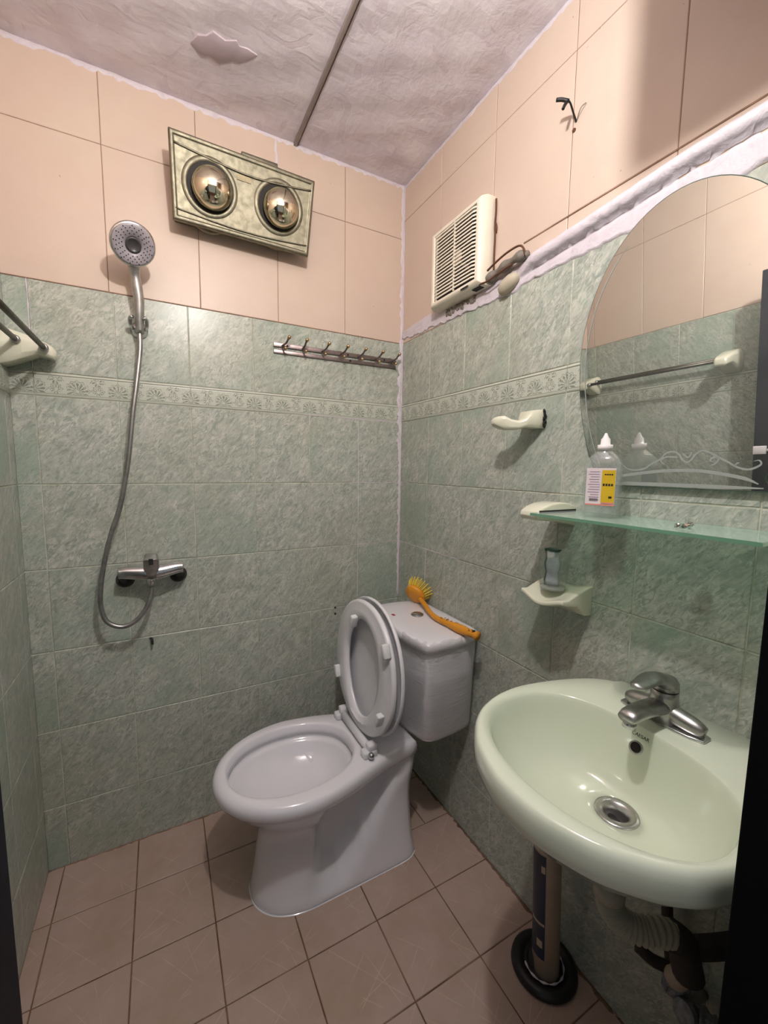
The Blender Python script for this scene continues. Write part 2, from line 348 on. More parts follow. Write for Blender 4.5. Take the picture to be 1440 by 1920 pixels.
bbx = [0, -.255, -.507, -.757, -1.005, RW]; bry = [0, -.249, -.512, -.777, -1.02, -1.28, FY]; bly = [0, -.04, -.29, -.54, -.79, -1.04, -1.29, FY]
for side, us, wl, zm in (('back', bbx, wall_back, 2.168), ('right', bry, wall_right, 2.236), ('left', bly, wall_left, 2.168)):
    for u0, u1 in zip(us, us[1:]):
        for v0, v1 in ((GT, zm), (zm, CZ - .003)):
            tile(side, u0, u1, v0, v1, 'plain', MT['beige'], wl, gap=.0008)
fux = [DX1 + .03, -.2, 0]
for u0, u1 in zip(fux, fux[1:]):
    for v0, v1 in zip(zr, zr[1:]): tile('front', u0, u1, v0, v1, 'plain', MT['green'], wall_front)
for u0, u1 in zip([RW, -1.0, -.75, -.5, -.25, 0], [-1.0, -.75, -.5, -.25, 0]):
    tile('front', u0, u1, (GT if u0 > DX1 else DZ + .03), 2.168, 'plain', MT['beige'], wall_front); tile('front', u0, u1, 2.168, CZ - .003, 'plain', MT['beige'], wall_front)
fx = [0, -.205, -.405, -.605, -.805, -1.005, -1.207, RW]; fy = [0, -.19, -.396, -.6, -.801, -1.003, -1.205, FY, FY - .2, FY - .4]
for j, (v0, v1) in enumerate(zip(fy, fy[1:])):
    xs = list(fx)
    if j < 2: xs.insert(1, -.106)
    for u0, u1 in zip(xs, xs[1:]): tile('floor', u0, u1, v0, v1, 'plain', MT['floor'], floor, gap=.0016, name='floor_tile', jit=.0012)
for side_, o_, g_ in (('b', wall_back, box(RW, 0, -.0003, .001, GT, CZ)), ('r', wall_right, box(-.0003, .001, FY, 0, GT, CZ)), ('l', wall_left, box(RW - .001, RW + .0003, FY, 0, GT, CZ))):
    mkobj('grout_backing', *g_, MT['bgrout'], o_)
# brown joint line between green and beige
mkobj('joint', *box(RW, 0, -.0024, 0, GT - .0012, GT + .0012), MT['bgrout'], wall_back)
# ragged white paint / caulk strips
def ribbon(side, path, wfun, name, parent, thick=.003, n=None, mat='plaster'):
    P = [Vector(p + (0,)) for p in path]; rows = []
    L = sum((b - a).length for a, b in zip(P, P[1:])); n = n or int(L / .012) + 2
    for i in range(n + 1):
        s = i / n * L; q = None
        for a, b in zip(P, P[1:]):
            d = (b - a).length
            if s <= d + 1e-9: q = a + (b - a) * (s / d); dr = (b - a) / d; break
            s -= d
        if q is None: q = P[-1]
        nr = Vector((-dr.y, dr.x, 0)); w0, w1 = wfun(i / n)
        rows.append((q + nr * w0, q + nr * w1))
    def W(q, h): return {'back': (q.x, -h, q.y), 'right': (-h, q.x, q.y), 'ceil': (q.x, q.y, CZ - h), 'floor': (q.x, q.y, h), 'left': (RW + h, q.x, q.y)}[side]
    V = []; Fs = []
    for i, (a, b) in enumerate(rows):
        m = (a + b) / 2; t = thick * random.uniform(.8, 1.2)
        V += [W(a, .0012), W(a.lerp(m, .25), t), W(m, t * 1.1), W(b.lerp(m, .25), t), W(b, .0012)]
    for i in range(n):
        for j in range(4): a = i * 5 + j; Fs.append((a, a + 1, a + 6, a + 5))
    return mkobj(name, V, Fs, MT[mat], parent, smooth=True)
rj = random.uniform
ribbon('back', [(-.0, .72), (-.0, CZ)], lambda t: (0, .006 + .014 * rj(.2, 1) * (1.6 if .38 < t < .62 else .7 + .3 * (t > .4))), 'corner_caulk', wall_back, .003)
ribbon('right', [(-.0, .93), (-.0, CZ)], lambda t: (0, rj(.003, .007)), 'corner_caulk', wall_right, .003)
ribbon('back', [(RW, CZ - .004), (0, CZ - .004)], lambda t: (-rj(.004, .016), .004), 'paint_edge', wall_back, .003)
ribbon('right', [(FY, CZ - .004), (0, CZ - .004)], lambda t: (-rj(.004, .013), .004), 'paint_edge', wall_right, .003)
for side, a, b, wd in (('back', (0, 1.206), (-.235, 1.206), .0022), ('back', (0, .956), (-.23, .956), .002), ('back', (-.1965, .70), (-.1965, 1.456), .0018), ('back', (0, 1.455), (-.42, 1.457), .0022), ('back', (-.396, 1.42), (-.396, 1.49), .002),
                       ('right', (0, 1.206), (-.08, 1.206), .002), ('right', (0, .956), (-.4, .956), .0022), ('right', (-.203, .7), (-.203, .956), .002), ('back', (-1.1945, 1.53), (-1.1945, GT), .0022), ('back', (-.507, 2.168), (-.507, CZ), .008)):
    ribbon(side, [a, b], lambda t, w_=wd: (-w_ * rj(.3, 1), w_ * rj(.3, 1)), 'grout_touch_up', wall_back if side == 'back' else wall_right, .0022)
ribbon('floor', [(-.001, 0), (-.001, FY)], lambda t: (-.0005, rj(-.014, -.005)), 'floor_grime', floor, .0022, mat='fgrout')
ribbon('floor', [(0, -.001), (RW, -.001)], lambda t: (0, rj(.003, .008)), 'floor_grime', floor, .0022, mat='bgrout')
# ceiling strip (plastic trunking)
tr1 = struct('trim_1', join(box(-.4475, -.4365, FY, -.002, CZ - .010, CZ + .003), box(-.4345, -.4315, FY, -.002, CZ - .006, CZ + .003)), MT['strip'], bevel=.002)
# peeled paint flake on ceiling
def flake(cx, cy, pts):
    top_ = [(cx + x, cy + y, CZ + .002) for x, y in pts]; bot = [(cx + x * .98, cy + y * .98, CZ - .0028 - .0008 * (i % 3 == 1)) for i, (x, y) in enumerate(pts)]
    return loft([top_, bot])
mkobj('paint_flake', *flake(-.695, -.235, [(-.085, .03), (-.06, .052), (-.035, .046), (-.012, .056), (.02, .03), (.038, .028), (.078, -.02), (.05, -.026), (.03, -.022), (.022, -.034), (-.005, -.02), (-.035, -.028), (-.05, -.008), (-.07, .0)]), simple('bare_ceiling', srgb(194, 180, 188), .85, var=.12), ceiling, bevel=.001)
# ------------------------------------------------------------------ white plaster band on the right wall with buried pipe
def band_geo():
    ks = [(0, 1.786, 1.812), (-.10, 1.775, 1.822), (-.21, 1.776, 1.826), (-.3, 1.768, 1.812), (-.42, 1.766, 1.80), (-.52, 1.762, 1.812), (-.60, 1.756, 1.822), (-.68, 1.766, 1.838), (-.9, 1.764, 1.854), (-1.03, 1.766, 1.866), (FY, 1.766, 1.872)]
    rows = []; n = 110
    for i in range(n + 1):
        y = FY * i / n
        lo_ = -lerp([(-a, -b) for a, b, c in ks], -y); hi = lerp([(-a, c) for a, b, c in ks], -y); j = rj(-.0035, .0035); lo_ += j * 1.4; hi += rj(-.001, .001)
        pipe = sm(.6, .7, -y); th_ = .006
        prof = []
        for t in range(23):
            z = lo_ + (hi - lo_) * t / 22; h = th_ + rj(-.0006, .0006)
            c = hi - .026; d = (z - c) / .0165
            if abs(d) < 1.0: h += pipe * .019 * math.sqrt(max(0, 1.0 - d * d)) ** .8
            if -1.5 < d < -1.0: h -= pipe * .004
            if t in (0, 22): h = .0005
            prof.append((-h, y, z))
        rows.append(prof)
    V, Fs = loft(rows, cap0=False, cap1=False, closed=False); return V, Fs
struct('trim_2', band_geo(), MT['plaster'], smooth=True)
mkobj('joint', *box(-.0034, -.0005, FY, -.64, 1.873, 1.876), MT['bgrout'], wall_right)
# ------------------------------------------------------------------ door leaf and frame
fr_ = struct('door_1', join(box(DX1, DX1 + .045, FY - .125, FY + .006, 0, DZ + .04), box(RW + .002, DX0, FY - .125, FY + .006, 0, DZ + .04), box(DX0, DX1, FY - .125, FY + .006, DZ, DZ + .04)), MT['frame'], bevel=.003)
a = Vector((-1.205, FY + .02, 0)); b = Vector((-1.106, -.785, 0)); dr = (b - a).normalized(); nr = Vector((dr.y, -dr.x, 0))
def leafbox(s0, s1, t0, t1, z0, z1):
    L = (b - a).length; q = [a + dr * (L * s) + nr * t for s, t in ((s0, t0), (s1, t0), (s1, t1), (s0, t1))]
    V = [(p_.x, p_.y, z) for z in (z0, z1) for p_ in q]; return V, [(3, 2, 1, 0), (4, 5, 6, 7)] + [(i, (i + 1) % 4, (i + 1) % 4 + 4, i + 4) for i in range(4)]
mkobj('door_leaf', *leafbox(0, 1, -.036, 0, .012, 1.848), MT['navy'], fr_, bevel=.003)
for z0, z1 in ((.12, .85), (.97, 1.74)):
    mkobj('door_panel', *leafbox(.16, .84, -.001, .006, z0, z1), MT['navy'], fr_, bevel=.004)
mkobj('door_latch', *join(leafbox(.93, .998, .0, .014, 1.205, 1.235), leafbox(.8, .93, .004, .010, 1.216, 1.224)), MT['cap'], fr_, bevel=.002, label='white slide latch on the dark door')
mkobj('hinge', *join(leafbox(-.01, .04, -.002, .003, .3, .38)), MT['chrome'], fr_)
mkobj('hinge', *join(leafbox(-.01, .04, -.002, .003, 1.5, 1.58)), MT['chrome'], fr_)
# ------------------------------------------------------------------ lamp over the door (behind the viewer)
r = root('wall_lamp', (LAMP.x, FY, LAMP.z - .03), 'small wall lamp over the doorway with a bare bulb, behind the viewpoint', 'lamp')
mkobj('back_plate', *lathe((LAMP.x, FY + .0, LAMP.z), (0, 1, 0), [(0, .05), (.012, .05), (.018, .03), (.09, .022), (.13, .02)], 24), MT['cap'], r, smooth=True)
blocker = root('shadow_blocker', (-.36, -1.2, 2.02), 'pale box added out of view above the doorway to shade the upper right wall', 'box')  # added unseen box, blocks the lamp to darken the upper right wall
mkobj('blocker_body', *box(-.42, -.30, FY, -1.068, 2.02, 2.34), MT['cap'], blocker, bevel=.006)
mkobj('blocker_front', *box(-.415, -.305, -1.069, -1.064, 2.03, 2.33), MT['cap'], blocker, bevel=.002)
# ------------------------------------------------------------------ toilet
TY = -.362
tlt = root('toilet', (-.45, TY, 0), 'white ceramic toilet with raised seat standing in the back right corner', 'toilet')
topsh = [(0, .57), (.1, .61), (.17, .66), (.27, .74), (.436, .91), (.6, 1.0), (.7, .975), (.8, .875), (.87, .76), (.93, .59), (.97, .40), (1.001, 0)]
bassh = [(0, .84), (.03, .93), (.08, 1), (.5, 1.0), (.75, 1), (.85, .95), (.92, .80), (.97, .55), (1.001, 0)]
secs = [(0, -.704, -.198, .125, 0), (.012, -.706, -.196, .126, 0), (.03, -.699, -.2, .121, 0), (.08, -.692, -.205, .114, 0), (.14, -.684, -.208, .108, .03), (.20, -.676, -.210, .106, .08), (.235, -.678, -.21, .112, .2), (.262, -.70, -.21, .130, .45), (.29, -.732, -.208, .152, .7), (.315, -.758, -.206, .166, .88), (.335, -.774, -.204, .175, 1), (.347, -.782, -.203, .181, 1), (.353, -.793, -.202, .190, 1), (.366, -.799, -.201, .195, 1), (.382, -.799, -.2, .196, 1), (.393, -.793, -.202, .191, 1), (.398, -.783, -.207, .182, 1)]
NA = 120; CX = -.55
def clerp(pts, x):
    n_ = len(pts)
    for i in range(n_ - 1):
        if x <= pts[i + 1][0]:
            x0, y0_ = pts[i]; x1, y1_ = pts[i + 1]; h = x1 - x0; t = (x - x0) / h
            sl = lambda j: (pts[min(j + 1, n_ - 1)][1] - pts[max(j - 1, 0)][1]) / (pts[min(j + 1, n_ - 1)][0] - pts[max(j - 1, 0)][0])
            m0, m1 = sl(i) * h, sl(i + 1) * h
            return (2 * t ** 3 - 3 * t * t + 1) * y0_ + (t ** 3 - 2 * t * t + t) * m0 + (3 * t * t - 2 * t ** 3) * y1_ + (t ** 3 - t * t) * m1
    return pts[-1][1]
def topf(u): return max(0, 1 - max(0, (u - .6) / .4) ** 2.05) ** .5 if u > .6 else clerp([(0, .57), (.17, .655), (.27, .745), (.436, .91), (.6, 1.0), (.7, 1.0)], u)
def basf(u): return max(0, 1 - ((u - .66) / .34) ** 2.3) ** .47 if u > .66 else clerp([(0, .84), (.03, .93), (.08, .985), (.2, 1), (.66, 1), (.8, 1)], u)
def outline(xf, xb, hw, bl):
    # arc-length style parameter: back centre -> +y side -> tip -> -y side -> back centre
    side = []
    m = 44
    for i in range(m + 1):
        u = 1 - (1 - i / m) ** 1.0
        u = math.sin(u * math.pi / 2) if False else (i / m)
        u = u + .12 * math.sin(2 * math.pi * u) * -0.0
        u = 1 - (1 - u) ** 1.7 if u > 0 else 0
        h = hw * (basf(min(u, 1)) * (1 - bl) + topf(min(u, 1)) * bl)
        side.append((xb + (xf - xb) * u, h))
    back = [(xb, side[0][1] * t) for t in (.0, .35, .7, .9)]
    pts = back + side
    full = [(x, h) for x, h in pts] + [(x, -h) for x, h in reversed(pts[1:-1])]
    return full
def tring(z, xf, xb, hw, bl):
    out = []
    for x, h in outline(xf, xb, hw, bl):
        xr = -.455 + max(0, z - .05) * .80          # leading edge of the rear leg slants back with height
        rec = (1 - sm(xr - .028, xr + .006, x)) * sm(-.575 + z * .12, -.50, x) * sm(.035, .10, z) * (1 - sm(.30, .345, z))
        out.append((x, TY + h * (1 - .56 * rec), z))
    return out
rings = [tring(z, a_, b_, h_, l_) for z, a_, b_, h_, l_ in secs]
n = len(rings[0]); outer = rings[-1]
# inner opening mapped by angle about its centre
IC = Vector((-.574, TY, 0))
def inner(z, ax, by, cx=-.574, ex=2.15):
    out = []
    for p_ in outer:
        th_ = math.atan2(p_[1] - TY, p_[0] - IC.x); c_, s_ = math.cos(th_), math.sin(th_)
        rr = (abs(c_ / ax) ** ex + abs(s_ / by) ** ex) ** (-1 / ex); out.append((cx + rr * c_, TY + rr * s_, z))
    return out
rings += [inner(.3995, .200, .156), inner(.399, .192, .149), inner(.394, .187, .145), inner(.38, .185, .143), inner(.367, .184, .142), inner(.365, .190, .148), inner(.352, .189, .147), inner(.350, .178, .137), inner(.34, .172, .131), inner(.32, .155, .117, -.568), inner(.300, .125, .095, -.56), inner(.286, .085, .065, -.56), inner(.28, .03, .025, -.56)]
mkobj('bowl', *loft(rings), MT['white'], tlt, smooth=True)
mkobj('base_sealant', *loft([tring(0.0005, -.709, -.193, .1285, 0), tring(.003, -.707, -.195, .127, 0)]), MT['white'], tlt, smooth=True)
def tankring(z, xf, hw, bk=.15, r=.05):
    pts = []; xb = -.006
    # half outline from wall (back) to front centre
    side = [(xb, 0), (xb, bk * .6), (xb - .002, bk * .95), (xb - .02, bk + (hw - bk) * .35), (xb - .07, bk + (hw - bk) * .78), (xb - .12, hw), (xf + r * 1.05, hw), (xf + r * .55, hw * .985), (xf + r * .22, hw - r * .28), (xf + .004, hw - r * .75), (xf - .003, hw - r * 1.5), (xf - .008, hw * .35), (xf - .010, 0)]
    P = catmull([(x, h, 0) for x, h in side], 4)
    half = [(p_.x, p_.y) for p_ in P]
    full = half + [(x, -h) for x, h in reversed(half[1:-1])]
    return [(x, TY + 0.004 + h, z) for x, h in full]
tank = mkobj('tank', *loft([tankring(.402, -.190, .145, .125), tankring(.412, -.204, .160, .14), tankring(.43, -.210, .167, .145), tankring(.6, -.219, .183, .152), tankring(.72, -.226, .194, .158)]), MT['white'], tlt, smooth=True)
FR = []
for i in range(76):
    z = .416 + (.722 - .416) * i / 75; q = (z - .418) / .30; o1 = .0012 * math.sin(i * 1.9 + 2 * math.sin(i * .37)) + rj(-.0006, .0006)
    base_ = tankring(z, -.209 - .023 * q, .166 + .034 * q, .146 + .018 * q); row = []
    for jx, (x, y, zz) in enumerate(base_):
        g = .0014 + .0009 * math.sin(jx * .55 + i * .21) * math.sin(i * .5 + jx * .11) + o1 * (.5 + .5 * math.sin(jx * .3 + i * .05))
        row.append((min(x - g, -.001) if x < -.19 else x, y + (g if y > TY else -g), zz))
    FR.append(row)
mkobj('stretch_film', *loft(FR, cap0=False, cap1=False), MT['wrap'], tlt, smooth=True, label='crinkled transparent wrapping film around the tank')
fold = []
for zi in range(7):
    z = .700 + .0098 * zi; rr_ = tankring(z, -.2405, .206, .171)
    idx = [i for i, p_ in enumerate(rr_) if p_[1] < TY - .075 and p_[0] < -.10]
    fold.append([(rr_[i][0] + rj(-.0025, .002), rr_[i][1] + rj(-.002, .0025), z + rj(-.003, .003) + .004 * math.sin(i * 1.3)) for i in idx])
mkobj('film_fold', *loft(fold, False, False, False), MT['wrap'], tlt, label='bunched film at the front corner of the tank')
def lidring(z, f):
    return [(-.118 + (x + .118) * f, TY + .004 + (y - TY - .004) * f, z) for x, y, _ in tankring(z, -.236, .202, .168)]
lid = mkobj('tank_lid', *loft([lidring(.7215, .955), lidring(.7235, .995), lidring(.738, 1.0), lidring(.746, .985), lidring(.7505, .955), lidring(.7528, .90), lidring(.754, .7), lidring(.7545, .3)]), MT['white'], tlt, smooth=True)
mkobj('flush_button', *lathe((-.118, -.333, .7538), (0, 0, 1), [(0, .022), (.004, .022), (.0055, .019), (.0045, .0185), (.007, .017), (.0075, 0.0)], 28), MT['dchrome'], lid, smooth=True)
mkobj('sticker', *box(-.197, -.188, -.304, -.286, .7535, .7548), MT['red'], lid, label='small red sticker on the tank lid')
# seat and lid raised
def eggring(hw, z0, z1, zc, grow=0.0, n=56, ex=2.2):
    out = []
    for i in range(n):
        t = 2 * math.pi * i / n; c_, s_ = math.cos(t), math.sin(t)
        rz = (z1 - zc) if s_ > 0 else (zc - z0); rr = (abs(c_) ** ex + abs(s_) ** ex) ** (-1 / ex)
        wd = hw * (1 - (0.12 * max(0, -s_) ** 2 if s_ < 0 else 0.05 * s_ ** 2)); out.append(((wd + grow) * c_ * rr, zc + (rz + grow) * s_ * rr))
    return out
HX, HZ = -.352, .418; LE = math.tan(math.radians(3.2))
def up(yz, d, off=0.0, lean=LE): return [(HX + off - d + (z - HZ) * lean, TY - .004 + y, z) for y, z in yz]
O = lambda g: eggring(.207, .43, .842, .625, g); I = lambda g: eggring(.118, .472, .782, .64, g, ex=2.0)
seat = mkobj('seat', *loft([up(I(0), 0), up(I(.003), .012), up(I(.018), .0155), up(O(-.03), .0165), up(O(-.018), .010), up(O(-.008), .012), up(O(-.001), .009), up(O(0), 0), up(O(-.004), -.006), up(I(.004), -.006), up(I(0), 0)], cap0=False, cap1=False), MT['seat'], tlt, smooth=True)
for y, z in ((-.309 - TY, .765), (-.204 - TY, .550), (-.532 - TY, .752), (-.52 - TY, .545)):
    q = up([(y, z)], .010)[0]; sx = (1 if y > 0 else -1)
    V, Fs = box(-.022, .002, -.009, .009, -.021, .021)
    ang = math.radians(20 * sx if z > .65 else -22 * sx)
    V = [(q[0] + x, q[1] + yy * math.cos(ang) - zz * math.sin(ang), q[2] + yy * math.sin(ang) + zz * math.cos(ang)) for x, yy, zz in V]
    mkobj('seat_bumper', V, Fs, MT['bump'], seat, bevel=.004)
lidc = mkobj('lid', *loft([up(O(-.03), -.024), up(O(-.006), -.021), up(O(.004), -.014), up(O(.006), -.019), up(O(.005), -.026), up(O(-.01), -.032), up(O(-.08), -.036)]), MT['seat'], tlt, smooth=True)
mkobj('hinge_bar', *tube([(-.366, TY + .115, .416), (-.366, TY - .03, .416), (-.366, TY - .105, .416)], .0125, 14, 1), MT['seat'], tlt, smooth=True)
for y in (TY + .112, TY - .105):
    mkobj('hinge_block', *join(box(-.392, -.346, y - .016, y + .016, .3985, .420), box(-.376, -.345, y - .014, y + .014, .418, .438)), MT['seat'], tlt, bevel=.005)
mkobj('hinge_pin', *lathe((-.372, TY - .122, .413), (0, -1, 0), [(0, .009), (.010, .009), (.013, .006)], 14), MT['chrome'], tlt, smooth=True)
# ------------------------------------------------------------------ dish brush on tank
br = root('dish_brush', (-.06, -.4, .755), 'orange long-handled scrubbing brush lying on the toilet tank lid', 'brush')
bzl = .768
hp = [(-.058, -.258, .782), (-.068, -.30, .778), (-.082, -.35, .770), (-.094, -.41, .7665), (-.092, -.47, .7675), (-.085, -.53, .7675), (-.077, -.58, .768), (-.074, -.598, .768)]
hnd = mkobj('handle', *tube(hp, lambda t: .0085 + .0045 * sm(.35, .75, t) + .002 * math.sin(t * 20) * sm(.5, .6, t), 12, 6), MT['orange'], br, smooth=True)
hc = Vector((-.058, -.225, .792)); bd = Vector((.80, .30, .42)).normalized()
mkobj('brush_head', *join(lathe(hc - bd * .014, bd, [(0, .014), (.002, .034), (.008, .040), (.020, .040), (.022, .036)], 24)), MT['orange'], br, smooth=True)
bs = []; u_, v_, d_ = frame_(bd)
for rr, m_ in ((.008, 5), (.017, 11), (.026, 17), (.034, 21)):
    for i in range(m_):
        t = 2 * math.pi * i / m_; o_ = u_ * math.cos(t) + v_ * math.sin(t); p0 = hc + bd * .004 + o_ * rr; p1 = p0 + bd * .034 + o_ * (rr * .55)
        if p1.z > .757: bs.append(tube([p0, (p0 + p1) / 2, p1], .0023, 5, 1))
mkobj('bristles', *join(*bs), MT['bristle'], br, kind='stuff')
mkobj('hang_hole', *lathe((-.0775, -.583, .7775), (0, 0, 1), [(0, .0055), (.0035, .0055)], 12), MT['dark'], hnd)
hl = []
for i in range(26):
    y = rj(-.585, -.44); hl.append(lathe((-.0865 + (y + .5) * -.09 + rj(-.008, .006), y, .778), (0, 0, 1), [(0, .0022), (.0026, .0016)], 6))
mkobj('handle_pattern', *join(*hl), simple('amber_dots', srgb(170, 110, 30), .5), hnd, kind='stuff')
# ------------------------------------------------------------------ sink
SY = -1.118
snk = root('sink', (-.23, SY, .62), 'pale green wall-hung washbasin under the mirror', 'sink')
oh = [(0, 0), (0, .06), (0, .10), (-.008, .128), (-.04, .163), (-.09, .188), (-.14, .204), (-.19, .215), (-.236, .220), (-.29, .215), (-.344, .197), (-.38, .174), (-.404, .150), (-.43, .117), (-.448, .078), (-.46, .038), (-.463, 0)]
half = catmull([(x, h, 0) for x, h in oh], 4); SO = [(p_.x, p_.y) for p_ in half]; SO = SO + [(x, -h) for x, h in reversed(SO[1:-1])]
def so(z, s, cx=-.25, inset=0.0, keep=True):
    out = []
    for x, h in SO:
        d = math.hypot(x - cx, h); f = max(0.02, s - inset / max(d, 1e-4)); X = cx + (x - cx) * f
        if keep and x > -.012: X = x - inset * .1
        out.append((min(X, 0), SY + h * f, z))
    return out
def si(z, s, cx=-.285, dz=0, drainx=-.178):
    out = []
    for x, h in SO:
        th_ = math.atan2(h, x + .27); c_, s_ = math.cos(th_), math.sin(th_); ax = .150 if c_ > 0 else .136
        ex = 2.5 if c_ > 0 else 2.05; rr = (abs(c_ / ax) ** ex + abs(s_ / .190) ** ex) ** (-1 / ex)
        ccx = cx + (drainx - cx) * (1 - s); out.append((ccx + rr * c_ * s, SY + rr * s_ * s, z))
    return out
rings = [so(.60, .22, -.2, 0, False), so(.61, .30, -.2, 0, False), so(.64, .45, -.2, 0, False), so(.68, .66, -.22, 0, False), so(.715, .83, -.25, 0, False), so(.740, .925, -.25, 0, False), so(.747, .965), so(.752, .985), so(.764, 1), so(.783, 1), so(.793, .993), so(.799, .977), so(.8015, .957),
         [(x, y, z + .0012) for x, y, z in si(.8, 1.045)], si(.7985, 1.015), si(.793, .992), si(.78, .972), si(.755, .935), si(.725, .87), si(.695, .76), si(.676, .62), si(.667, .45), si(.663, .30), si(.6615, .18), si(.645, .18)]
basin = mkobj('basin', *loft(rings, cap1=False), MT['sink'], snk, smooth=True)
DC = (-.202, SY, .6605)
mkobj('drain', *loft([circ((DC[0], DC[1], DC[2] + h), (0, 0, 1), r_, 28) for h, r_ in ((.001, .036), (.004, .0355), (.0048, .030), (.003, .022), (-.012, .0195), (-.03, .019), (-.03, .001))], cap0=False), MT['dchrome'], snk, smooth=True)
mkobj('drain_plug', *lathe((DC[0] - .002, DC[1], DC[2] - .013), (.5, -.3, 1), [(-.004, .005), (.000, .0135), (.002, .0132), (.0025, .0)], 20), MT['black'], snk, smooth=True)
mkobj('overflow_hole', *lathe((-.158, SY, .772), (-.85, 0, .5), [(-.004, .011), (.001, .012), (.0025, .0095), (-.001, .0085)], 20), MT['dchrome'], snk, smooth=True)
mkobj('overflow_core', *lathe((-.1595, SY, .7730), (-.85, 0, .5), [(-.001, .0085), (.0005, .0085)], 16), MT['dark'], snk)
for p_ in ((-.352, -1.158, .692, .0042), (-.345, -1.165, .690, .003)):
    mkobj('dark_speck', *lathe(p_[:3], (.6, 0, 1), [(-.002, p_[3]), (.001, p_[3] * .6)], 8), MT['dark'], snk)
# brand lettering on basin
fc = bpy.data.curves.new('lettering', 'FONT'); fc.body = 'CAESAR'; fc.size = .0085; fc.extrude = .0003; fc.align_x = 'CENTER'
fo = bpy.data.objects.new('tmp_text', fc); C.objects.link(fo); dg = bpy.context.evaluated_depsgraph_get(); dg.update()
tm = bpy.data.meshes.new_from_object(fo.evaluated_get(dg)); bpy.data.objects.remove(fo)
tm.materials.clear(); tm.materials.append(MT['ink']); tm.name = 'lettering'
lt = bpy.data.objects.new('lettering', tm); C.objects.link(lt); lt.parent = snk
zx = Vector((-.85, 0, .5)).normalized(); xx = Vector((0, -1, 0)); yy = zx.cross(xx)
lt.matrix_local = Matrix.Translation(Vector((-.1475, SY, .7875)) - wloc(snk)) @ Matrix((xx, yy, zx)).transposed().to_4x4()
# ------------------------------------------------------------------ basin faucet
FX = -.078; FZ = .8015
fct = root('basin_faucet', (FX, SY, FZ), 'chrome single-lever mixer tap on the pale green washbasin', 'faucet')
pl = [(-.020, -.050), (-.012, -.074), (.012, -.074), (.020, -.050), (.024, 0), (.020, .050), (.012, .074), (-.012, .074), (-.020, .050), (-.024, 0)]
mkobj('base_plate', *loft([[(FX + x, SY + y, FZ + h) for x, y in pl] for h in (0, .005)]), MT['chrome'], fct, bevel=.002)
wing = tube([(FX, SY - .068, FZ + .013), (FX, SY - .05, FZ + .017), (FX, SY, FZ + .022), (FX, SY + .05, FZ + .017), (FX, SY + .066, FZ + .013)], lambda t: .0105 + .007 * math.sin(math.pi * t), 14, 4)
mkobj('body', *join(wing, lathe((FX, SY, FZ + .005), (0, 0, 1), [(0, .028), (.02, .025), (.045, .0225), (.056, .0225)], 24)), MT['dchrome'], fct, smooth=True)
sp = []
for t in range(9):
    q = t / 8; x = FX - .012 - .106 * q; z = FZ + .031 + .010 * math.sin(q * 2.2) - .002 * q; hw = .019 - .002 * q; hh = .0135 - .003 * q
    if t == 8: hw *= .85; hh *= .8
    sp.append([(x, SY + hw * math.cos(a_) * (abs(math.cos(a_)) ** -.25 if abs(math.cos(a_)) > .01 else 1), z + hh * math.sin(a_)) for a_ in [2 * math.pi * i / 16 + .01 for i in range(16)]])
spo = mkobj('spout', *loft(sp), MT['dchrome'], fct, smooth=True)
mkobj('aerator', *lathe((FX - .105, SY, FZ + .027), (-.25, 0, -1), [(0, .011), (.010, .011), (.0105, .007)], 16), MT['chrome'], spo, smooth=True)
mkobj('collar', *lathe((FX, SY, FZ + .061), (0, 0, 1), [(0, .0215), (.003, .0215)], 24), MT['dark'], fct)
hs = []
for t in range(13):
    q = t / 12; x = FX + .025 - .125 * q; z = FZ + .070 + .032 * math.sin(min(1, q * 1.25 + .1) * math.pi * .62) - .004 * sm(.55, 1, q); hw = lerp([(0, .006), (.1, .018), (.3, .0225), (.5, .021), (.75, .018), (.92, .014), (1.01, .005)], q); hh = lerp([(0, .006), (.15, .014), (.35, .016), (.5, .009), (.7, .0045), (1.01, .003)], q)
    zc = z - hh
    hs.append([(x, SY + hw * math.cos(2 * math.pi * i / 16), zc + hh * math.sin(2 * math.pi * i / 16) - .004 * q * abs(math.cos(2 * math.pi * i / 16))) for i in range(16)])
mkobj('lever', *join(loft(hs), lathe((FX, SY, FZ + .064), (0, 0, 1), [(0, .0225), (.012, .022), (.02, .017)], 20)), MT['dchrome'], fct, smooth=True)
# ------------------------------------------------------------------ mirror
TH_ = math.radians(3.4); MU = Vector((-math.sin(TH_), 0, math.cos(TH_))); MN = Vector((-math.cos(TH_), 0, -math.sin(TH_))); M0 = Vector((-.014, 0, 1.235))
def mpt(y, s, h=0.0): return M0 + Vector((0, y, 0)) + MU * s + MN * h
mroot = root('mirror', (-.014, -1.057, 1.235), 'frameless round-topped wall mirror with etched scroll above the washbasin', 'mirror')
MC = -1.057
def mout(grow=0.0):
    pts = []
    zc = .255; N_ = 64
    for i in range(N_ + 1):
        t = math.radians(-50) + (math.radians(280)) * i / N_
        c_, s_ = math.cos(t), math.sin(t); az = .284 if s_ > 0 else .355
        y = MC - (.199 + grow) * c_ * (1.0); z = zc + (az + grow) * s_
        pts.append((y, z))
    lo_ = -.0 - grow
    P = [(y, max(z, lo_)) for y, z in pts]; P = [p_ for i, p_ in enumerate(P) if i == 0 or (abs(p_[0] - P[i - 1][0]) + abs(p_[1] - P[i - 1][1])) > 1e-5]
    return P
mo = [p_ for p_ in mout() if p_[1] > 1e-6]; mo = [(MC - .165, 0.0)] + [p_ for p_ in mo if p_[1] > .012] + [(MC + .152, 0.0)]
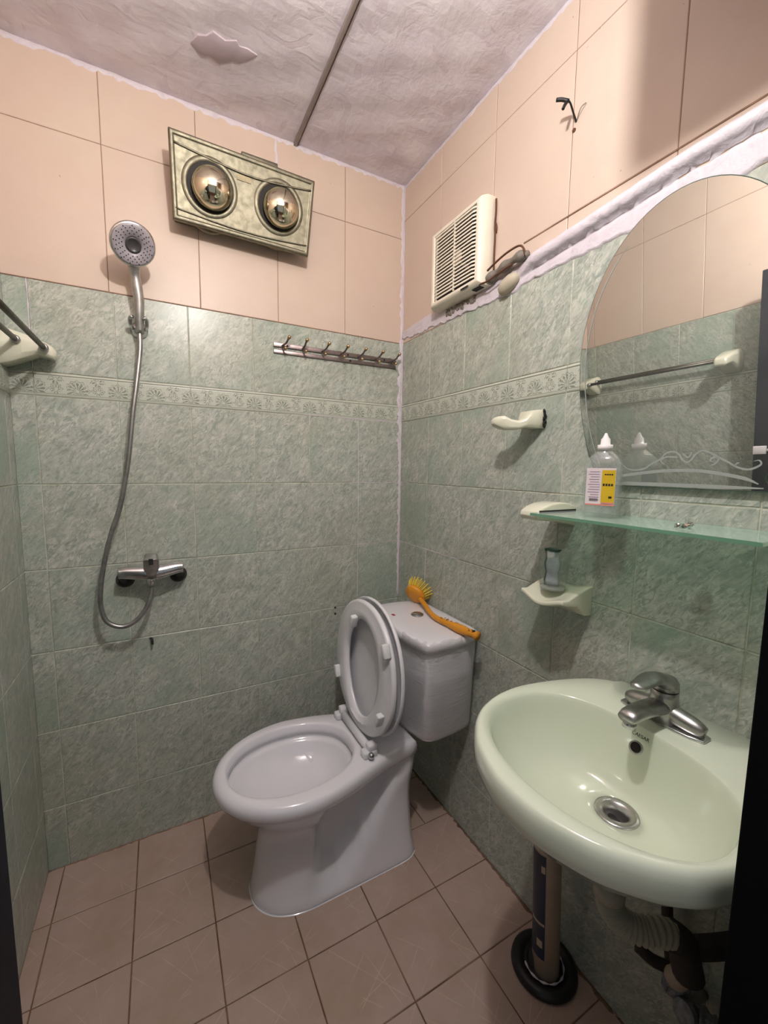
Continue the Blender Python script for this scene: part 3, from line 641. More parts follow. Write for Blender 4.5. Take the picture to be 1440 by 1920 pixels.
glass = mkobj('glass', *loft([[mpt(y, s, -.0045) for y, s in mo], [mpt(y, s, 0.0) for y, s in mo]]), MT['mirror'], mroot)
mkobj('edge', *loft([[mpt(MC + (y - MC) * f, .27 + (s - .27) * f, h) for y, s in mo] for f, h in ((1.0, -.0046), (1.006, -.0046), (1.006, -.0006), (1.0, .0002))], cap0=False, cap1=False), simple('dark_glass_edge', srgb(70, 88, 78), .3), mroot, label='dark green glass edge')
def etch(pts, w_, k=6):
    P = catmull([(y, s, 0) for y, s in pts], k); V = []
    for i, p_ in enumerate(P):
        d = (P[min(i + 1, len(P) - 1)] - P[max(i - 1, 0)]).normalized(); nn = Vector((-d.y, d.x, 0)); e = min(1, 6 * min(i, len(P) - 1 - i) / len(P) + .25)
        V += [mpt(*(p_ + nn * w_ * .5 * e).xy, .0006), mpt(*(p_ - nn * w_ * .5 * e).xy, .0006)]
    return V, [(2 * i, 2 * i + 1, 2 * i + 3, 2 * i + 2) for i in range(len(P) - 1)]
arc = [(-.93, .008), (-.9617, .0196), (-.9826, .0232), (-1.0123, .0277), (-1.0582, .0327), (-1.1081, .0333), (-1.146, .0283), (-1.181, .0208), (-1.2, .012)]
scr = [(-.955, .06), (-.972, .040), (-.9883, .0334), (-1.012, .0356), (-1.0268, .0455), (-1.0429, .0549), (-1.0531, .0661), (-1.0668, .0694), (-1.0773, .0637), (-1.0827, .0545), (-1.0912, .049), (-1.099, .0543), (-1.1049, .0631), (-1.1154, .0698), (-1.1292, .0651), (-1.1444, .0554), (-1.1562, .0486), (-1.1691, .0403), (-1.1827, .0363), (-1.1929, .0388), (-1.2014, .0452), (-1.1985, .0515), (-1.1909, .05)]
mkobj('etched_arc', *etch(arc, .006), MT['etched'], mroot)
mkobj('etched_scroll', *join(etch(scr, .0035), etch([(-1.0542, .0435), (-1.0449, .0511), (-1.0517, .0586), (-1.0639, .0593), (-1.0776, .0582)], .003), etch([(-1.1276, .0418), (-1.1377, .047), (-1.1415, .0555), (-1.1341, .0573), (-1.1285, .0522), (-1.1331, .0496)], .003), etch([(-1.0837, .0671), (-1.0924, .0579), (-1.0999, .0685)], .003), etch([(-1.1655, .041), (-1.168, .046), (-1.172, .048)], .0025)), MT['etched'], mroot)
mkobj('etched_edge', *etch([(MC + .150, .004), (MC + .05, .005), (MC - .15, .005)], .007), MT['etched'], mroot)
inn = [(MC + (y - MC) * .93, .27 + (s - .27) * .93) for y, s in mo[1:-1]][-24:]
mkobj('etched_line', *etch(inn, .0022, 2), MT['etched'], mroot)
for y in (MC - .09, MC + .09):
    mkobj('fixing', *lathe(mpt(y, .1, -.020), MN, [(0, .006), (.016, .006)], 10), MT['dark'], mroot)
mkobj('fixing', *lathe(mpt(MC, .48, -.04), MN, [(0, .006), (.036, .006)], 10), MT['dark'], mroot)
# ------------------------------------------------------------------ glass shelf with ceramic brackets
SZ = 1.166
def bracket(y0, y1, name, label, flip=1):
    rt = root(name, (-.06, (y0 + y1) / 2, 1.135), label, 'bracket')
    top_ = [(0, 1.180), (-.03, 1.1875), (-.06, 1.190), (-.09, 1.187), (-.115, 1.180), (-.133, 1.170), (-.136, 1.160), (-.130, 1.150)]
    bot = [(-.10, 1.147), (-.06, 1.143), (-.02, 1.136), (0, 1.130)]
    pr = top_ + bot
    for nm, poly in (('body', pr),):
        rings_ = [[(x + (0.004 if e else 0), y, z - (.003 if (e and z > 1.16) else 0)) for x, z in poly] for y, e in ((y0, 1), (y0 - .004 if y1 < y0 else y0 + .004, 0), (y1 + .004 if y1 < y0 else y1 - .004, 0), (y1, 1))]
        mkobj(nm, *loft(rings_), MT['ivory'], rt, smooth=True, bevel=.002)
    ys = y1 if flip > 0 else y0
    mkobj('slot', *box(-.128, -.004, min(ys - .0012, ys + .0012), max(ys - .0012, ys + .0012), 1.160, 1.1725), MT['dark'], rt)
    return rt
bracket(-.795, -.85, 'shelf_bracket', 'cream ceramic bracket holding the left end of the glass shelf')
bracket(-1.26, -1.315, 'shelf_bracket', 'cream ceramic bracket at the right end of the glass shelf', -1)
sh = mkobj('glass_shelf', *box(-.155, -.004, -1.262, -.848, SZ - .003, SZ + .003), MT['shelfglass'], label='green-tinted glass shelf below the mirror')
sh['category'] = 'shelf'
mkobj('front_edge', *box(-.1565, -.1552, -1.262, -.848, SZ - .003, SZ + .003), MT['shelfedge'], sh)
mkobj('side_edge', *box(-.155, -.004, -.8478, -.8468, SZ - .0029, SZ + .0029), MT['shelfedge'], sh)
# small crumpled clear wrapper on shelf
cr = []
for i in range(7):
    a_ = i * .9; cr.append(loft([circ((-.10 + .007 * math.cos(a_), -1.135 + .010 * math.sin(a_), SZ + .004 + .001 * i), (math.cos(a_), .4, .6), .006, 6), circ((-.10 + .012 * math.cos(a_ + .7), -1.135 + .013 * math.sin(a_ + .7), SZ + .008 + .001 * i), (.2, math.sin(a_), .9), .003, 6)]))
o = mkobj('wrapper_scrap', *join(*cr), mk_metal('clear_scrap', srgb(232, 232, 228), .08), label='tiny shiny crumpled scrap lying on the glass shelf'); o['category'] = 'scrap'
# ------------------------------------------------------------------ bottle
BX, BY = -.078, -.966; bz = SZ + .0032
bt = root('bottle', (BX, BY, bz), 'clear plastic bottle with white nozzle cap and yellow and white label on the glass shelf', 'bottle'); bt.rotation_euler = (0, 0, math.radians(24))
def brect(z, hx, hy, r): return rrect(BX, BY, hx, hy, r, bz + z, 4)
prof = [(0, .020, .031, .008), (.003, .0225, .0335, .01), (.04, .0235, .0345, .01), (.105, .0235, .0345, .01), (.118, .022, .032, .011), (.128, .0165, .023, .011), (.136, .0125, .0145, .0115), (.140, .0115, .0115, .0112)]
mkobj('bottle_body', *loft([brect(*q) for q in prof]), MT['pet'], bt, smooth=True)
mkobj('liquid', *loft([brect(z, hx - .0018, hy - .0018, r_) for z, hx, hy, r_ in [(.003, .0215, .032, .009), (.04, .0225, .0335, .009), (.098, .0225, .0335, .009)]]), MT['clear'], bt, smooth=True)
mkobj('cap', *lathe((BX, BY, bz + .138), (0, 0, 1), [(0, .0145), (.012, .0145), (.0125, .0095), (.024, .0085), (.026, .006), (.034, .0028), (.036, .002)], 20), MT['cap'], bt, smooth=True)
def lab(x, y0, y1, z0, z1, t=0.0): return box(x - .0004 - t, x, y0, y1, bz + z0, bz + z1)
lx = BX - .0237
lb = mkobj('label', *lab(lx, BY - .027, BY + .027, .028, .102), MT['paper'], bt, label='white label with a yellow panel')
mkobj('yellow_panel', *lab(lx - .0005, BY - .0265, BY - .002, .030, .098), MT['yellow'], lb)
bars = []
for i in range(12):
    z = .094 - i * .0052; bars.append(lab(lx - .0005, BY + .001 + rj(0, .002), BY + .024 - rj(0, .007), z, z + .0014))
mkobj('small_print', *join(*bars), MT['lilac'], lb)
mkobj('barcode', *join(*[lab(lx - .0006, BY + .004 + i * .002, BY + .005 + i * .002, .034, .040) for i in range(8)]), MT['ink'], lb)
mkobj('bold_print', *join(*[lab(lx - .001, BY - .023 + i * .005, BY - .0195 + i * .005, .066, .0705) for i in range(4)], lab(lx - .001, BY - .022, BY - .016, .041, .045), *[lab(lx - .001, BY - .022 + i * .004, BY - .019 + i * .004, .088, .0905) for i in range(4)]), MT['ink'], lb, kind='stuff')
mkobj('red_print', *join(lab(lx - .001, BY - .026, BY - .003, .030, .0325), lab(lx - .0005, BY - .027, BY + .027, .0255, .0285)), MT['pink'], lb)
# ------------------------------------------------------------------ cup dish, mug, tube
cd = root('cup_holder', (-.05, -.845, .925), 'cream ceramic wall dish holding the glass mug', 'dish')
rows = []
for i in range(15):
    q = i / 14; y = -.783 - .125 * q; sag = .020 * math.sin(math.pi * min(1, q * 1.02)) ** 1.5 
    xw = -.108 + .004 * math.cos(q * 6)
    zt = .990 - sag * .55 + .010 * sm(.75, 1, q) * 0; zf = .972 - sag * .75
    rows.append([(0, y, .921 + .004 * (q < .1)), (0, y, zt + .004), (-.02, y, zt + .001), (-.05, y, zt - .008), (-.085, y, zf - .002), (xw, y, zf), (xw - .001, y, zf - .010), (-.088, y, zf - .016), (-.05, y, .950 - sag * .5), (-.024, y, .924)])
mkobj('dish_body', *loft(rows), MT['ivory'], cd, smooth=True, bevel=.003)
MX, MY, MZ = -.062, -.843, .9795
mg = root('glass_mug', (MX, MY, MZ), 'clear glass mug with handle on the lower ceramic dish', 'mug')
mkobj('mug_body', *lathe((MX, MY, MZ), (0, 0, 1), [(0, .026), (.001, .029), (.01, .0305), (.05, .034), (.095, .0365), (.0955, .0345), (.05, .032), (.012, .0285), (.009, .0)], 28), MT['clear'], mg, smooth=True)
mkobj('mug_base', *lathe((MX, MY, MZ + .0005), (0, 0, 1), [(0, .0285), (.007, .029), (.0075, .0)], 28), mk_glass('thick_glass', (.80, .82, .78, 1), .03, 1.5, .35), mg, smooth=True)
hd = Vector((-.45, .89, 0)).normalized()
mkobj('mug_handle', *tube([Vector((MX, MY, MZ + .082)) + hd * .034, Vector((MX, MY, MZ + .086)) + hd * .052, Vector((MX, MY, MZ + .066)) + hd * .066, Vector((MX, MY, MZ + .042)) + hd * .060, Vector((MX, MY, MZ + .018)) + hd * .032], .0035, 10, 6), MT['clear'], mg, smooth=True)
tp = root('toothpaste_tube', (MX, MY, MZ + .009), 'silver and dark green squeezed tube standing upright in the glass mug', 'tube')
rows = []
for i in range(9):
    q = i / 8; w_ = .0165 + .002 * math.sin(i * 1.7); t_ = .009 * (1 - q) + .0018 + .0012 * math.sin(i * 2.3); z = MZ + .0095 + .086 * q
    rows.append([(MX - .004 + t_ * .9 * math.sin(a_) * .8 + w_ * math.cos(a_) * -.45, MY + .002 * q + w_ * math.cos(a_) * .89 + t_ * math.sin(a_) * .4, z) for a_ in [2 * math.pi * k_ / 16 for k_ in range(16)]])
tb = mkobj('tube_body', *loft(rows), MT['silver'], tp, smooth=True)
e0, e1 = rows[0], rows[-1]
mkobj('green_edge', *loft([[(Vector(rw[(i) % 16]) - Vector((MX, MY, 0))) * 1.0 + Vector((MX - .0007, MY + .0002, 0)) for i in (14, 15, 0, 1, 2)] for rw in rows], closed=False, cap0=False, cap1=False), MT['leaf'], tb)
mkobj('crimp', *box(MX - .012, MX + .006, MY - .015, MY + .018, MZ + .0945, MZ + .0975), MT['leaf'], tb)
mkobj('print', *join(*[([tuple(Vector(rows[i][kk]) + Vector((-.0012, -.0003, dz_))) for kk, dz_ in ((5, .0), (6, .0), (6, .006), (5, .006))], [(0, 1, 2, 3)]) for i in (1, 2, 4, 5)]), MT['ink'], tb, kind='stuff')
# ------------------------------------------------------------------ upper ceramic hook (broken)
hk = root('ceramic_hook', (0, -.715, 1.37), 'cream ceramic wall hook with a dark broken base beside the mirror', 'hook')
pts = [((0, -.716, 1.398), .030, .026), ((-.018, -.714, 1.398), .028, .025), ((-.034, -.708, 1.397), .026, .0235), ((-.042, -.702, 1.388), .024, .013), ((-.056, -.692, 1.382), .023, .012), ((-.070, -.680, 1.384), .022, .014), ((-.082, -.668, 1.390), .021, .018), ((-.094, -.657, 1.393), .018, .013), ((-.100, -.652, 1.392), .010, .005)]
rings_ = []
for (x, y, z), hw, hh in pts:
    n_ = Vector((-.62, .78, 0)).normalized(); s_ = Vector((-.3, -.95, 0)).normalized()
    if x > -.035: s_ = Vector((0, -1, 0))
    c_ = Vector((x, y, z)); rings_.append([c_ + s_ * (hw * sx) * f + Vector((0, 0, hh * sz)) for sx, sz, f in ((1, .5, 1), (.8, .95, 1), (-.8, .95, 1), (-1, .5, 1), (-1, -.5, 1), (-.8, -.95, 1), (.8, -.95, 1), (1, -.5, 1))])
mkobj('hook_body', *loft(rings_), MT['ivory'], hk, smooth=True, bevel=.002)
brk = [lathe((-.006 - rj(0, .006), -.7465 + rj(-.001, .002), 1.381 + i * .0045), (.2, -1, .1), [(0, .0055 + rj(0, .002)), (.003, .003)], 7) for i in range(9)]
mkobj('broken_patch', *join(*brk), MT['dark'], hk, kind='stuff', label='dark chipped patch at the hook base')
# ------------------------------------------------------------------ exhaust fan
ef = root('exhaust_fan', (0, -.39, 1.80), 'square yellowed plastic exhaust fan with horizontal slats high on the right wall', 'fan')
y0, y1, z0, z1, D = -.522, -.262, 1.806, 2.056, .052
def fr2(x, iy, iz): return [(x, y0 + iy, z0 + iz), (x, y1 - iy, z0 + iz), (x, y1 - iy, z1 - iz), (x, y0 + iy, z1 - iz)]
mkobj('housing', *loft([fr2(-.0005, 0, 0), fr2(-.030, .001, .001), fr2(-D + .006, .006, .006), fr2(-D, .013, .012), fr2(-D, .024, .020), fr2(-D + .016, .026, .022), fr2(-D + .018, .10, .10)], cap1=True), MT['fan'], ef, bevel=.002)
mkobj('dark_inside', *loft([fr2(-D + .017, .026, .022), fr2(-D + .0155, .026, .022)]), MT['dark'], ef)
mkobj('hub', *lathe((-D + .018, (y0 + y1) / 2, (z0 + z1) / 2), (-1, 0, 0), [(0, .026), (.005, .024), (.006, .0)], 20), MT['fan'], ef, smooth=True)
for i in range(5):
    a_ = 2 * math.pi * i / 5; cy, cz = (y0 + y1) / 2, (z0 + z1) / 2; V = []
    for rr, tw in ((.025, .35), (.055, .38), (.088, .42)):
        for s_ in (-1, 1): t_ = a_ + s_ * tw * .5 * (.06 / max(rr, .05)); V.append((-D + .0185 - .0025 - .0025 * s_, cy + rr * math.cos(t_), cz + rr * math.sin(t_)))
    mkobj('fan_blade', V, [(0, 1, 3, 2), (2, 3, 5, 4)], simple('dusty_blade', srgb(150, 140, 124), .6) if i == 0 else bpy.data.materials['dusty_blade'], ef)
NS = 19; slat = None
for i in range(NS):
    z = z0 + .024 + (z1 - z0 - .046) * (i + .5) / NS
    if slat is None:
        yc = (y0 + y1) / 2; hw = (y1 - y0) / 2 - .022; path = [(-D + .014, yc - hw), (-D + .004, yc - hw + .004), (-D - .001, yc - hw + .016), (-D - .002, yc), (-D - .001, yc + hw - .016), (-D + .004, yc + hw - .004), (-D + .014, yc + hw)]
        V = []
        for x, y in path: V += [(x, y, z - .0026), (x + .0022, y, z - .0026), (x + .0022, y, z + .0026), (x, y, z + .0022)]
        rg = [V[4 * j:4 * j + 4] for j in range(len(path))]; slat = mkobj('slat', *loft(rg), MT['fan'], ef)
        zb = z
    else:
        c_ = slat.copy(); C.objects.link(c_); c_.parent = ef; c_.location = Vector(slat.location) + Vector((0, 0, z - zb))
mkobj('rib', *box(-D - .0005, -D + .003, -.400, -.394, z0 + .022, z1 - .022), MT['fan'], ef)
mkobj('logo_plate', *join(*[box(-D - .0008, -D + .001, -.470 + i * .0045, -.4668 + i * .0045, z0 + .0075, z0 + .0125) for i in range(8)]), MT['ink'], ef)
mkobj('cable_hole', *box(-.035, -.018, -.505, -.47, z0 - .0008, z0 + .002), MT['dark'], ef)
# rusty cable down the fan's side, grey bundle to the band
o = mkobj('rusty_cable', *join(tube([(-.004, -.527, 2.045), (-.006, -.530, 2.01), (-.005, -.527, 1.97), (-.007, -.531, 1.94), (-.005, -.528, 1.89), (-.006, -.53, 1.846)], .0028, 8, 6), tube([(-.004, -.529, 1.98), (-.006, -.536, 1.965), (-.003, -.532, 1.95)], .002, 6, 5)), MT['rust'], smooth=True, label='thin rusty brown cable running down beside the exhaust fan'); o['category'] = 'cable'
cb = root('cable_bundle', (-.01, -.6, 1.80), 'grey taped cable bundle between the exhaust fan and the white plastered pipe', 'cable')
mkobj('taped_core', *tube([(-.022, -.526, 1.820), (-.020, -.56, 1.826), (-.022, -.60, 1.830), (-.024, -.64, 1.832), (-.022, -.675, 1.828)], lambda t: .012 + .003 * math.sin(t * 17), 12, 8), MT['grey'], cb, smooth=True)
mkobj('black_wire', *tube([(-.034, -.535, 1.838), (-.036, -.57, 1.846), (-.034, -.61, 1.855), (-.032, -.65, 1.856), (-.034, -.67, 1.842), (-.028, -.672, 1.822)], .0028, 8, 6), MT['rust'], cb, smooth=True)
mkobj('black_wire', *tube([(-.036, -.50, 1.812), (-.038, -.54, 1.806), (-.036, -.58, 1.812), (-.034, -.63, 1.818)], .0028, 8, 6), MT['rust'], cb, smooth=True)
V, Fs = lathe((-.016, -.60, 1.781), (0, -.93, .34), [(-.035, .004), (-.028, .014), (-.01, .021), (.015, .020), (.032, .013), (.038, .003)], 16)
V = [(max(-.05, v[0] * .9) if v[0] < -.002 else -.002, v[1], v[2]) for v in V]
o = mkobj('putty_lump', V, Fs, MT['lump'], smooth=True, label='beige lump of hardened putty below the cable bundle'); o['category'] = 'putty'
dbs = [lathe((-.004, rj(-.46, -.30), rj(1.786, 1.803)), (-1, rj(-.3, .3), .2), [(0, rj(.004, .009)), (.006, .003)], 7) for _ in range(44)]
o = mkobj('cement_crumbs', *join(*dbs), MT['grey'], label='dark crumbly mortar under the exhaust fan', kind='stuff'); o['category'] = 'mortar'
# stray wire end in upper right wall
wr = root('wire_stub', (0, -.78, 2.06), 'dark stub of old wiring with black caps poking from the beige wall', 'wire')
mkobj('wire', *tube([(-.001, -.786, 2.078), (-.020, -.793, 2.083), (-.038, -.797, 2.096), (-.045, -.795, 2.100)], .0022, 8, 6), MT['black'], wr, smooth=True)
mkobj('cap', *tube([(-.044, -.797, 2.098), (-.052, -.785, 2.106), (-.058, -.775, 2.110)], .0042, 8, 4), MT['black'], wr, smooth=True)
mkobj('cap', *tube([(-.046, -.794, 2.098), (-.052, -.793, 2.088), (-.056, -.793, 2.080)], .0036, 8, 4), MT['black'], wr, smooth=True)
mkobj('thin_wire', *tube([(-.001, -.786, 2.078), (-.010, -.803, 2.092), (-.004, -.812, 2.10)], .001, 6, 5), MT['grey'], wr, smooth=True)
o = mkobj('wall_plug', *lathe((0, -.782, 2.062), (-1, 0, 0), [(-.001, .005), (.004, .0045), (.005, .002)], 10), MT['rust'], label='tiny dark wall plug just below the wire stub'); o['category'] = 'plug'
# ------------------------------------------------------------------ bathroom heater
ht = root('bathroom_heater', (-.62, 0, 1.98), 'champagne metal two-bulb heat lamp panel tilted down on the beige back wall', 'heater')
HT = Vector((-.624, -.120, 2.195)); HB = Vector((-.624, -.068, 1.982)); hu = (HT - HB).normalized(); hn = Vector((0, -hu.z, hu.y)); hn = hn if hn.y < 0 else -hn; H = (HT - HB).length; roll = -.010
def hp_(x, s, d=0.0): return HB + Vector((x, 0, 0)) + hu * (s * H) + hn * d + Vector((0, 0, x * roll * 2))
def hring(mx, ms, d): return [hp_(-.211 + mx + .004, ms, d), hp_(.200 - mx + .004, ms, d), hp_(.212 - mx, 1 - ms, d), hp_(-.213 + mx, 1 - ms, d)]
pan = mkobj('panel', *loft([hring(.006, .02, -.022), hring(0, 0, -.016), hring(0, 0, 0), hring(.004, .015, .004), hring(.010, .05, .004), hring(.014, .06, .0005)]), MT['gold'], ht, bevel=.002)
hoop = []
for cx, cs in ((-.104, .49), (.100, .52)):
    c0 = hp_(cx, cs, 0)
    mkobj('lamp_ring', *loft([circ(c0 + hn * h, hn, r_, 40) for h, r_ in ((.0, .079), (.002, .076), (.0035, .071), (.003, .066), (.001, .0635))], cap0=False, cap1=False), MT['gold'], ht, smooth=True)
    mkobj('lamp_cavity', *loft([circ(c0 + hn * .0015, hn, .0635, 32), circ(c0 + hn * .0012, hn, .01, 32)]), MT['dark'], ht)
    b0 = c0 + hn * -.008 - hu * .005 + Vector((.003, 0, 0))
    prof = [(0.0, .030), (.006, .046)] + [(.012 + .052 * math.sin(math.radians(a_)) * .9 + .01, .0565 * math.cos(math.radians(a_))) for a_ in (0, 12, 24, 36, 48, 60, 70, 80, 88)]
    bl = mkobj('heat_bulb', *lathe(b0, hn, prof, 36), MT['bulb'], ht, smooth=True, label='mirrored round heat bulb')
    V, Fs = lathe(c0 - hn * .016 - hu * .040, -hn, [(0, .072), (.02, .074), (.045, .066)], 32)
    V = [(v[0], min(v[1], -.004), v[2]) for v in V]
    mkobj('lamp_can', V, Fs, MT['gold'], ht, smooth=True)
mkobj('back_box', *loft([[hp_(x, s, -.020) for x, s in ((-.20, .12), (.19, .12), (.20, .93), (-.20, .93))], [(Vector((-.624 + x, -.003, z))) for x, z in ((-.20, 2.01), (.19, 2.01), (.20, 2.19), (-.20, 2.19))]]), MT['gold'], ht, bevel=.003)
mkobj('top_bracket', *box(-.64, -.53, -.112, -.05, 2.196, 2.210), MT['gold'], ht, bevel=.003)
mkobj('name_plate', *loft([[hp_(x, s, d) for x, s in ((-.03, .69), (.012, .69), (.012, .755), (-.03, .755))] for d in (.0005, .003)]), mk_metal('plate_grey', srgb(120, 112, 90), .4), ht)
rid = []
mkobj('ridge', *tube([hp_(-.20, .86, .002), hp_(-.08, .80, .003), hp_(.0, .775, .003), hp_(.08, .79, .003), hp_(.20, .86, .002)], .0028, 8, 8), MT['gold'], ht, smooth=True)
mkobj('ridge', *tube([hp_(-.20, .14, .002), hp_(-.08, .10, .003), hp_(.0, .09, .003), hp_(.08, .10, .003), hp_(.195, .14, .002)], .0022, 8, 8), MT['gold'], ht, smooth=True)
o = mkobj('power_wire', *join(tube([(-.555, -.07, 2.214), (-.535, -.06, 2.228), (-.505, -.05, 2.236), (-.485, -.04, 2.224), (-.47, -.03, 2.20)], .0022, 8, 6), tube([(-.565, -.075, 2.212), (-.555, -.07, 2.216), (-.545, -.067, 2.217)], .0045, 8, 4)), MT['black'], ht, smooth=True)
# ------------------------------------------------------------------ shower: hand shower, holder, hose, mixer
sx_ = -.932
shr = root('hand_shower', (sx_, -.04, 1.66), 'chrome hand shower with round spray face hanging on the back wall', 'shower')
hc = Vector((-.9345, -.118, 1.868)); fn = Vector((.17, -.80, -.56)).normalized()
mkobj('handle', *tube([(sx_ + .002, -.043, 1.655), (sx_ + .003, -.050, 1.70), (sx_ + .004, -.056, 1.745), (-.932, -.062, 1.785), (-.935, -.071, 1.818), (-.936, -.082, 1.848), (-.936, -.092, 1.872)], lambda t: lerp([(0, .0105), (.2, .013), (.45, .0145), (.6, .0125), (.72, .016), (.82, .022), (1, .026)], t), 18, 6), MT['dchrome'], shr, smooth=True)
mkobj('head_shell', *lathe(hc + fn * .006, -fn, [(-.002, .050), (0, .0545), (.004, .0560), (.009, .055), (.018, .044), (.028, .024), (.032, .004)], 40), MT['chrome'], shr, smooth=True)
fc_ = mkobj('spray_face', *lathe(hc + fn * .006, fn, [(0, .0515), (.0035, .0505), (.0045, .046), (.0045, .022), (.0025, .021), (.0025, .0)], 40), simple('grey_spray_plastic', srgb(160, 154, 160), .4), shr, smooth=True)
u_, v_, _ = frame_(fn); nz = []
for rr, m_ in ((.0275, 16), (.034, 20), (.041, 24), (.0465, 26)):
    for i in range(m_):
        t = 2 * math.pi * (i + .5 * (m_ // 4 % 2)) / m_
        if rr > .045 and i % 2: continue
        nz.append(lathe(hc + fn * .0095 + (u_ * math.cos(t) + v_ * math.sin(t)) * rr, fn, [(0, .0019), (.0018, .0014)], 6))
mkobj('nozzles', *join(*nz), MT['dark'], fc_, kind='stuff')
mkobj('centre_button', *lathe(hc + fn * .0085, fn, [(0, .0195), (.003, .019), (.0035, .015), (.002, .014), (.002, 0)], 28), simple('dark_grey_plastic', srgb(66, 64, 66), .35), fc_, smooth=True)
hl = root('shower_holder', (sx_, 0, 1.66), 'chrome wall bracket clasping the hand shower', 'bracket')
mkobj('wall_plate', *lathe((sx_, -.0015, 1.672), (0, -1, 0), [(0, .024), (.006, .024), (.012, .018), (.020, .016)], 24), MT['chrome'], hl, smooth=True)
for s_ in (-1, 1):
    mkobj('prong', *tube([(sx_ + s_ * .014, -.016, 1.672), (sx_ + s_ * .021, -.034, 1.676), (sx_ + s_ * .021, -.052, 1.690), (sx_ + s_ * .014, -.060, 1.694)], .0055, 10, 5), MT['chrome'], hl, smooth=True)
hh_ = [(sx_ + .002, -.043, 1.655), (sx_, -.047, 1.60), (-.945, -.055, 1.50), (-.957, -.06, 1.42), (-.972, -.063, 1.30), (-.985, -.065, 1.22), (-1.002, -.066, 1.14), (-1.028, -.068, 1.06), (-1.048, -.07, .98), (-1.060, -.072, .91), (-1.063, -.074, .85), (-1.050, -.076, .800), (-1.012, -.078, .778), (-.975, -.078, .792), (-.945, -.074, .83), (-.932, -.066, .868), (-.930, -.062, .889)]
hse = mkobj('shower_hose', *tube(hh_, .0068, 12, 14), MT['hosem'], smooth=True, label='silver flexible hose hanging in a loop from the hand shower to the mixer'); hse['category'] = 'hose'
mx = root('shower_mixer', (-.928, 0, .88), 'chrome exposed shower mixer valve on the green tiled back wall', 'faucet')
for s_ in (-1, 1):
    xw = -.928 + s_ * .075
    mkobj('wall_flange', *lathe((xw, -.0015, .906), (0, -1, 0), [(0, .026), (.004, .026), (.012, .021), (.022, .0195), (.026, .016)], 24), MT['black'], mx, smooth=True, label='dark wall flange')
    mkobj('union', *tube([(xw, -.02, .908), (xw + s_ * .002, -.035, .922), (xw - s_ * .002, -.05, .934)], .0135, 14, 4), MT['black'], mx, smooth=True)
mkobj('valve_body', *tube([(-1.016, -.054, .938), (-1.0, -.055, .938), (-.96, -.057, .934), (-.928, -.058, .931), (-.896, -.057, .934), (-.858, -.055, .940), (-.840, -.054, .940)], lambda t: .0175 + .006 * math.sin(math.pi * t) ** 2, 18, 5), MT['chrome'], mx, smooth=True)
for x in (-1.004, -.852): mkobj('screw_cap', *lathe((x, -.056, .950), (0, -.3, 1), [(0, .005), (.004, .005), (.006, .002)], 12), MT['chrome'], mx, smooth=True)
mkobj('cartridge', *lathe((-.928, -.060, .925), (0, -.35, 1), [(0, .023), (.02, .0215), (.030, .020), (.034, .020)], 22), MT['dchrome'], mx, smooth=True)
lv = mkobj('lever', *loft([[(-.928 + .019 * cxx, -.078 + yy_ , z_) for cxx, yy_, z_ in q] for q in (
    [(-1.05, .012, .950), (1.05, .012, .950), (1.1, -.014, .945), (-1.1, -.014, .945)], [(-1, .014, .985), (1, .014, .985), (1.15, -.016, .976), (-1.15, -.016, .976)], [(-.8, .012, .996), (.8, .012, .996), (.9, -.030, .982), (-.9, -.030, .982)])]), MT['dchrome'], mx, bevel=.004)
mkobj('lever_slot', *box(-.934, -.922, -.106, -.090, .966, .984), MT['dark'], lv)
mkobj('dot', *lathe((-.928, -.078, .943), (0, -1, -.2), [(0, .0042), (.0022, .0035)], 10), MT['dark'], mx)
mkobj('outlet', *lathe((-.930, -.062, .918), (0, -.1, -1), [(0, .015), (.014, .0145), (.018, .010), (.030, .0095)], 18), MT['chrome'], mx, smooth=True)
# tiny plugs in the back wall
for i, (x, z, lb_) in enumerate(((-.295, .705, 'upper of two tiny black wall plugs beside the toilet seat'), (-.295, .680, 'lower of two tiny black wall plugs beside the toilet seat'))):
    o = mkobj('wall_plug', *lathe((x, -.001, z), (0, -1, 0), [(0, .0042), (.003, .004), (.004, .0)], 10), MT['black'], label=lb_); o['category'] = 'plug'
o = mkobj('nail', *tube([(-.943, -.001, .699), (-.938, -.014, .701), (-.937, -.018, .684)], .0038, 8, 3), MT['black'], label='small bent dark nail in the wall below the shower mixer'); o['category'] = 'nail'
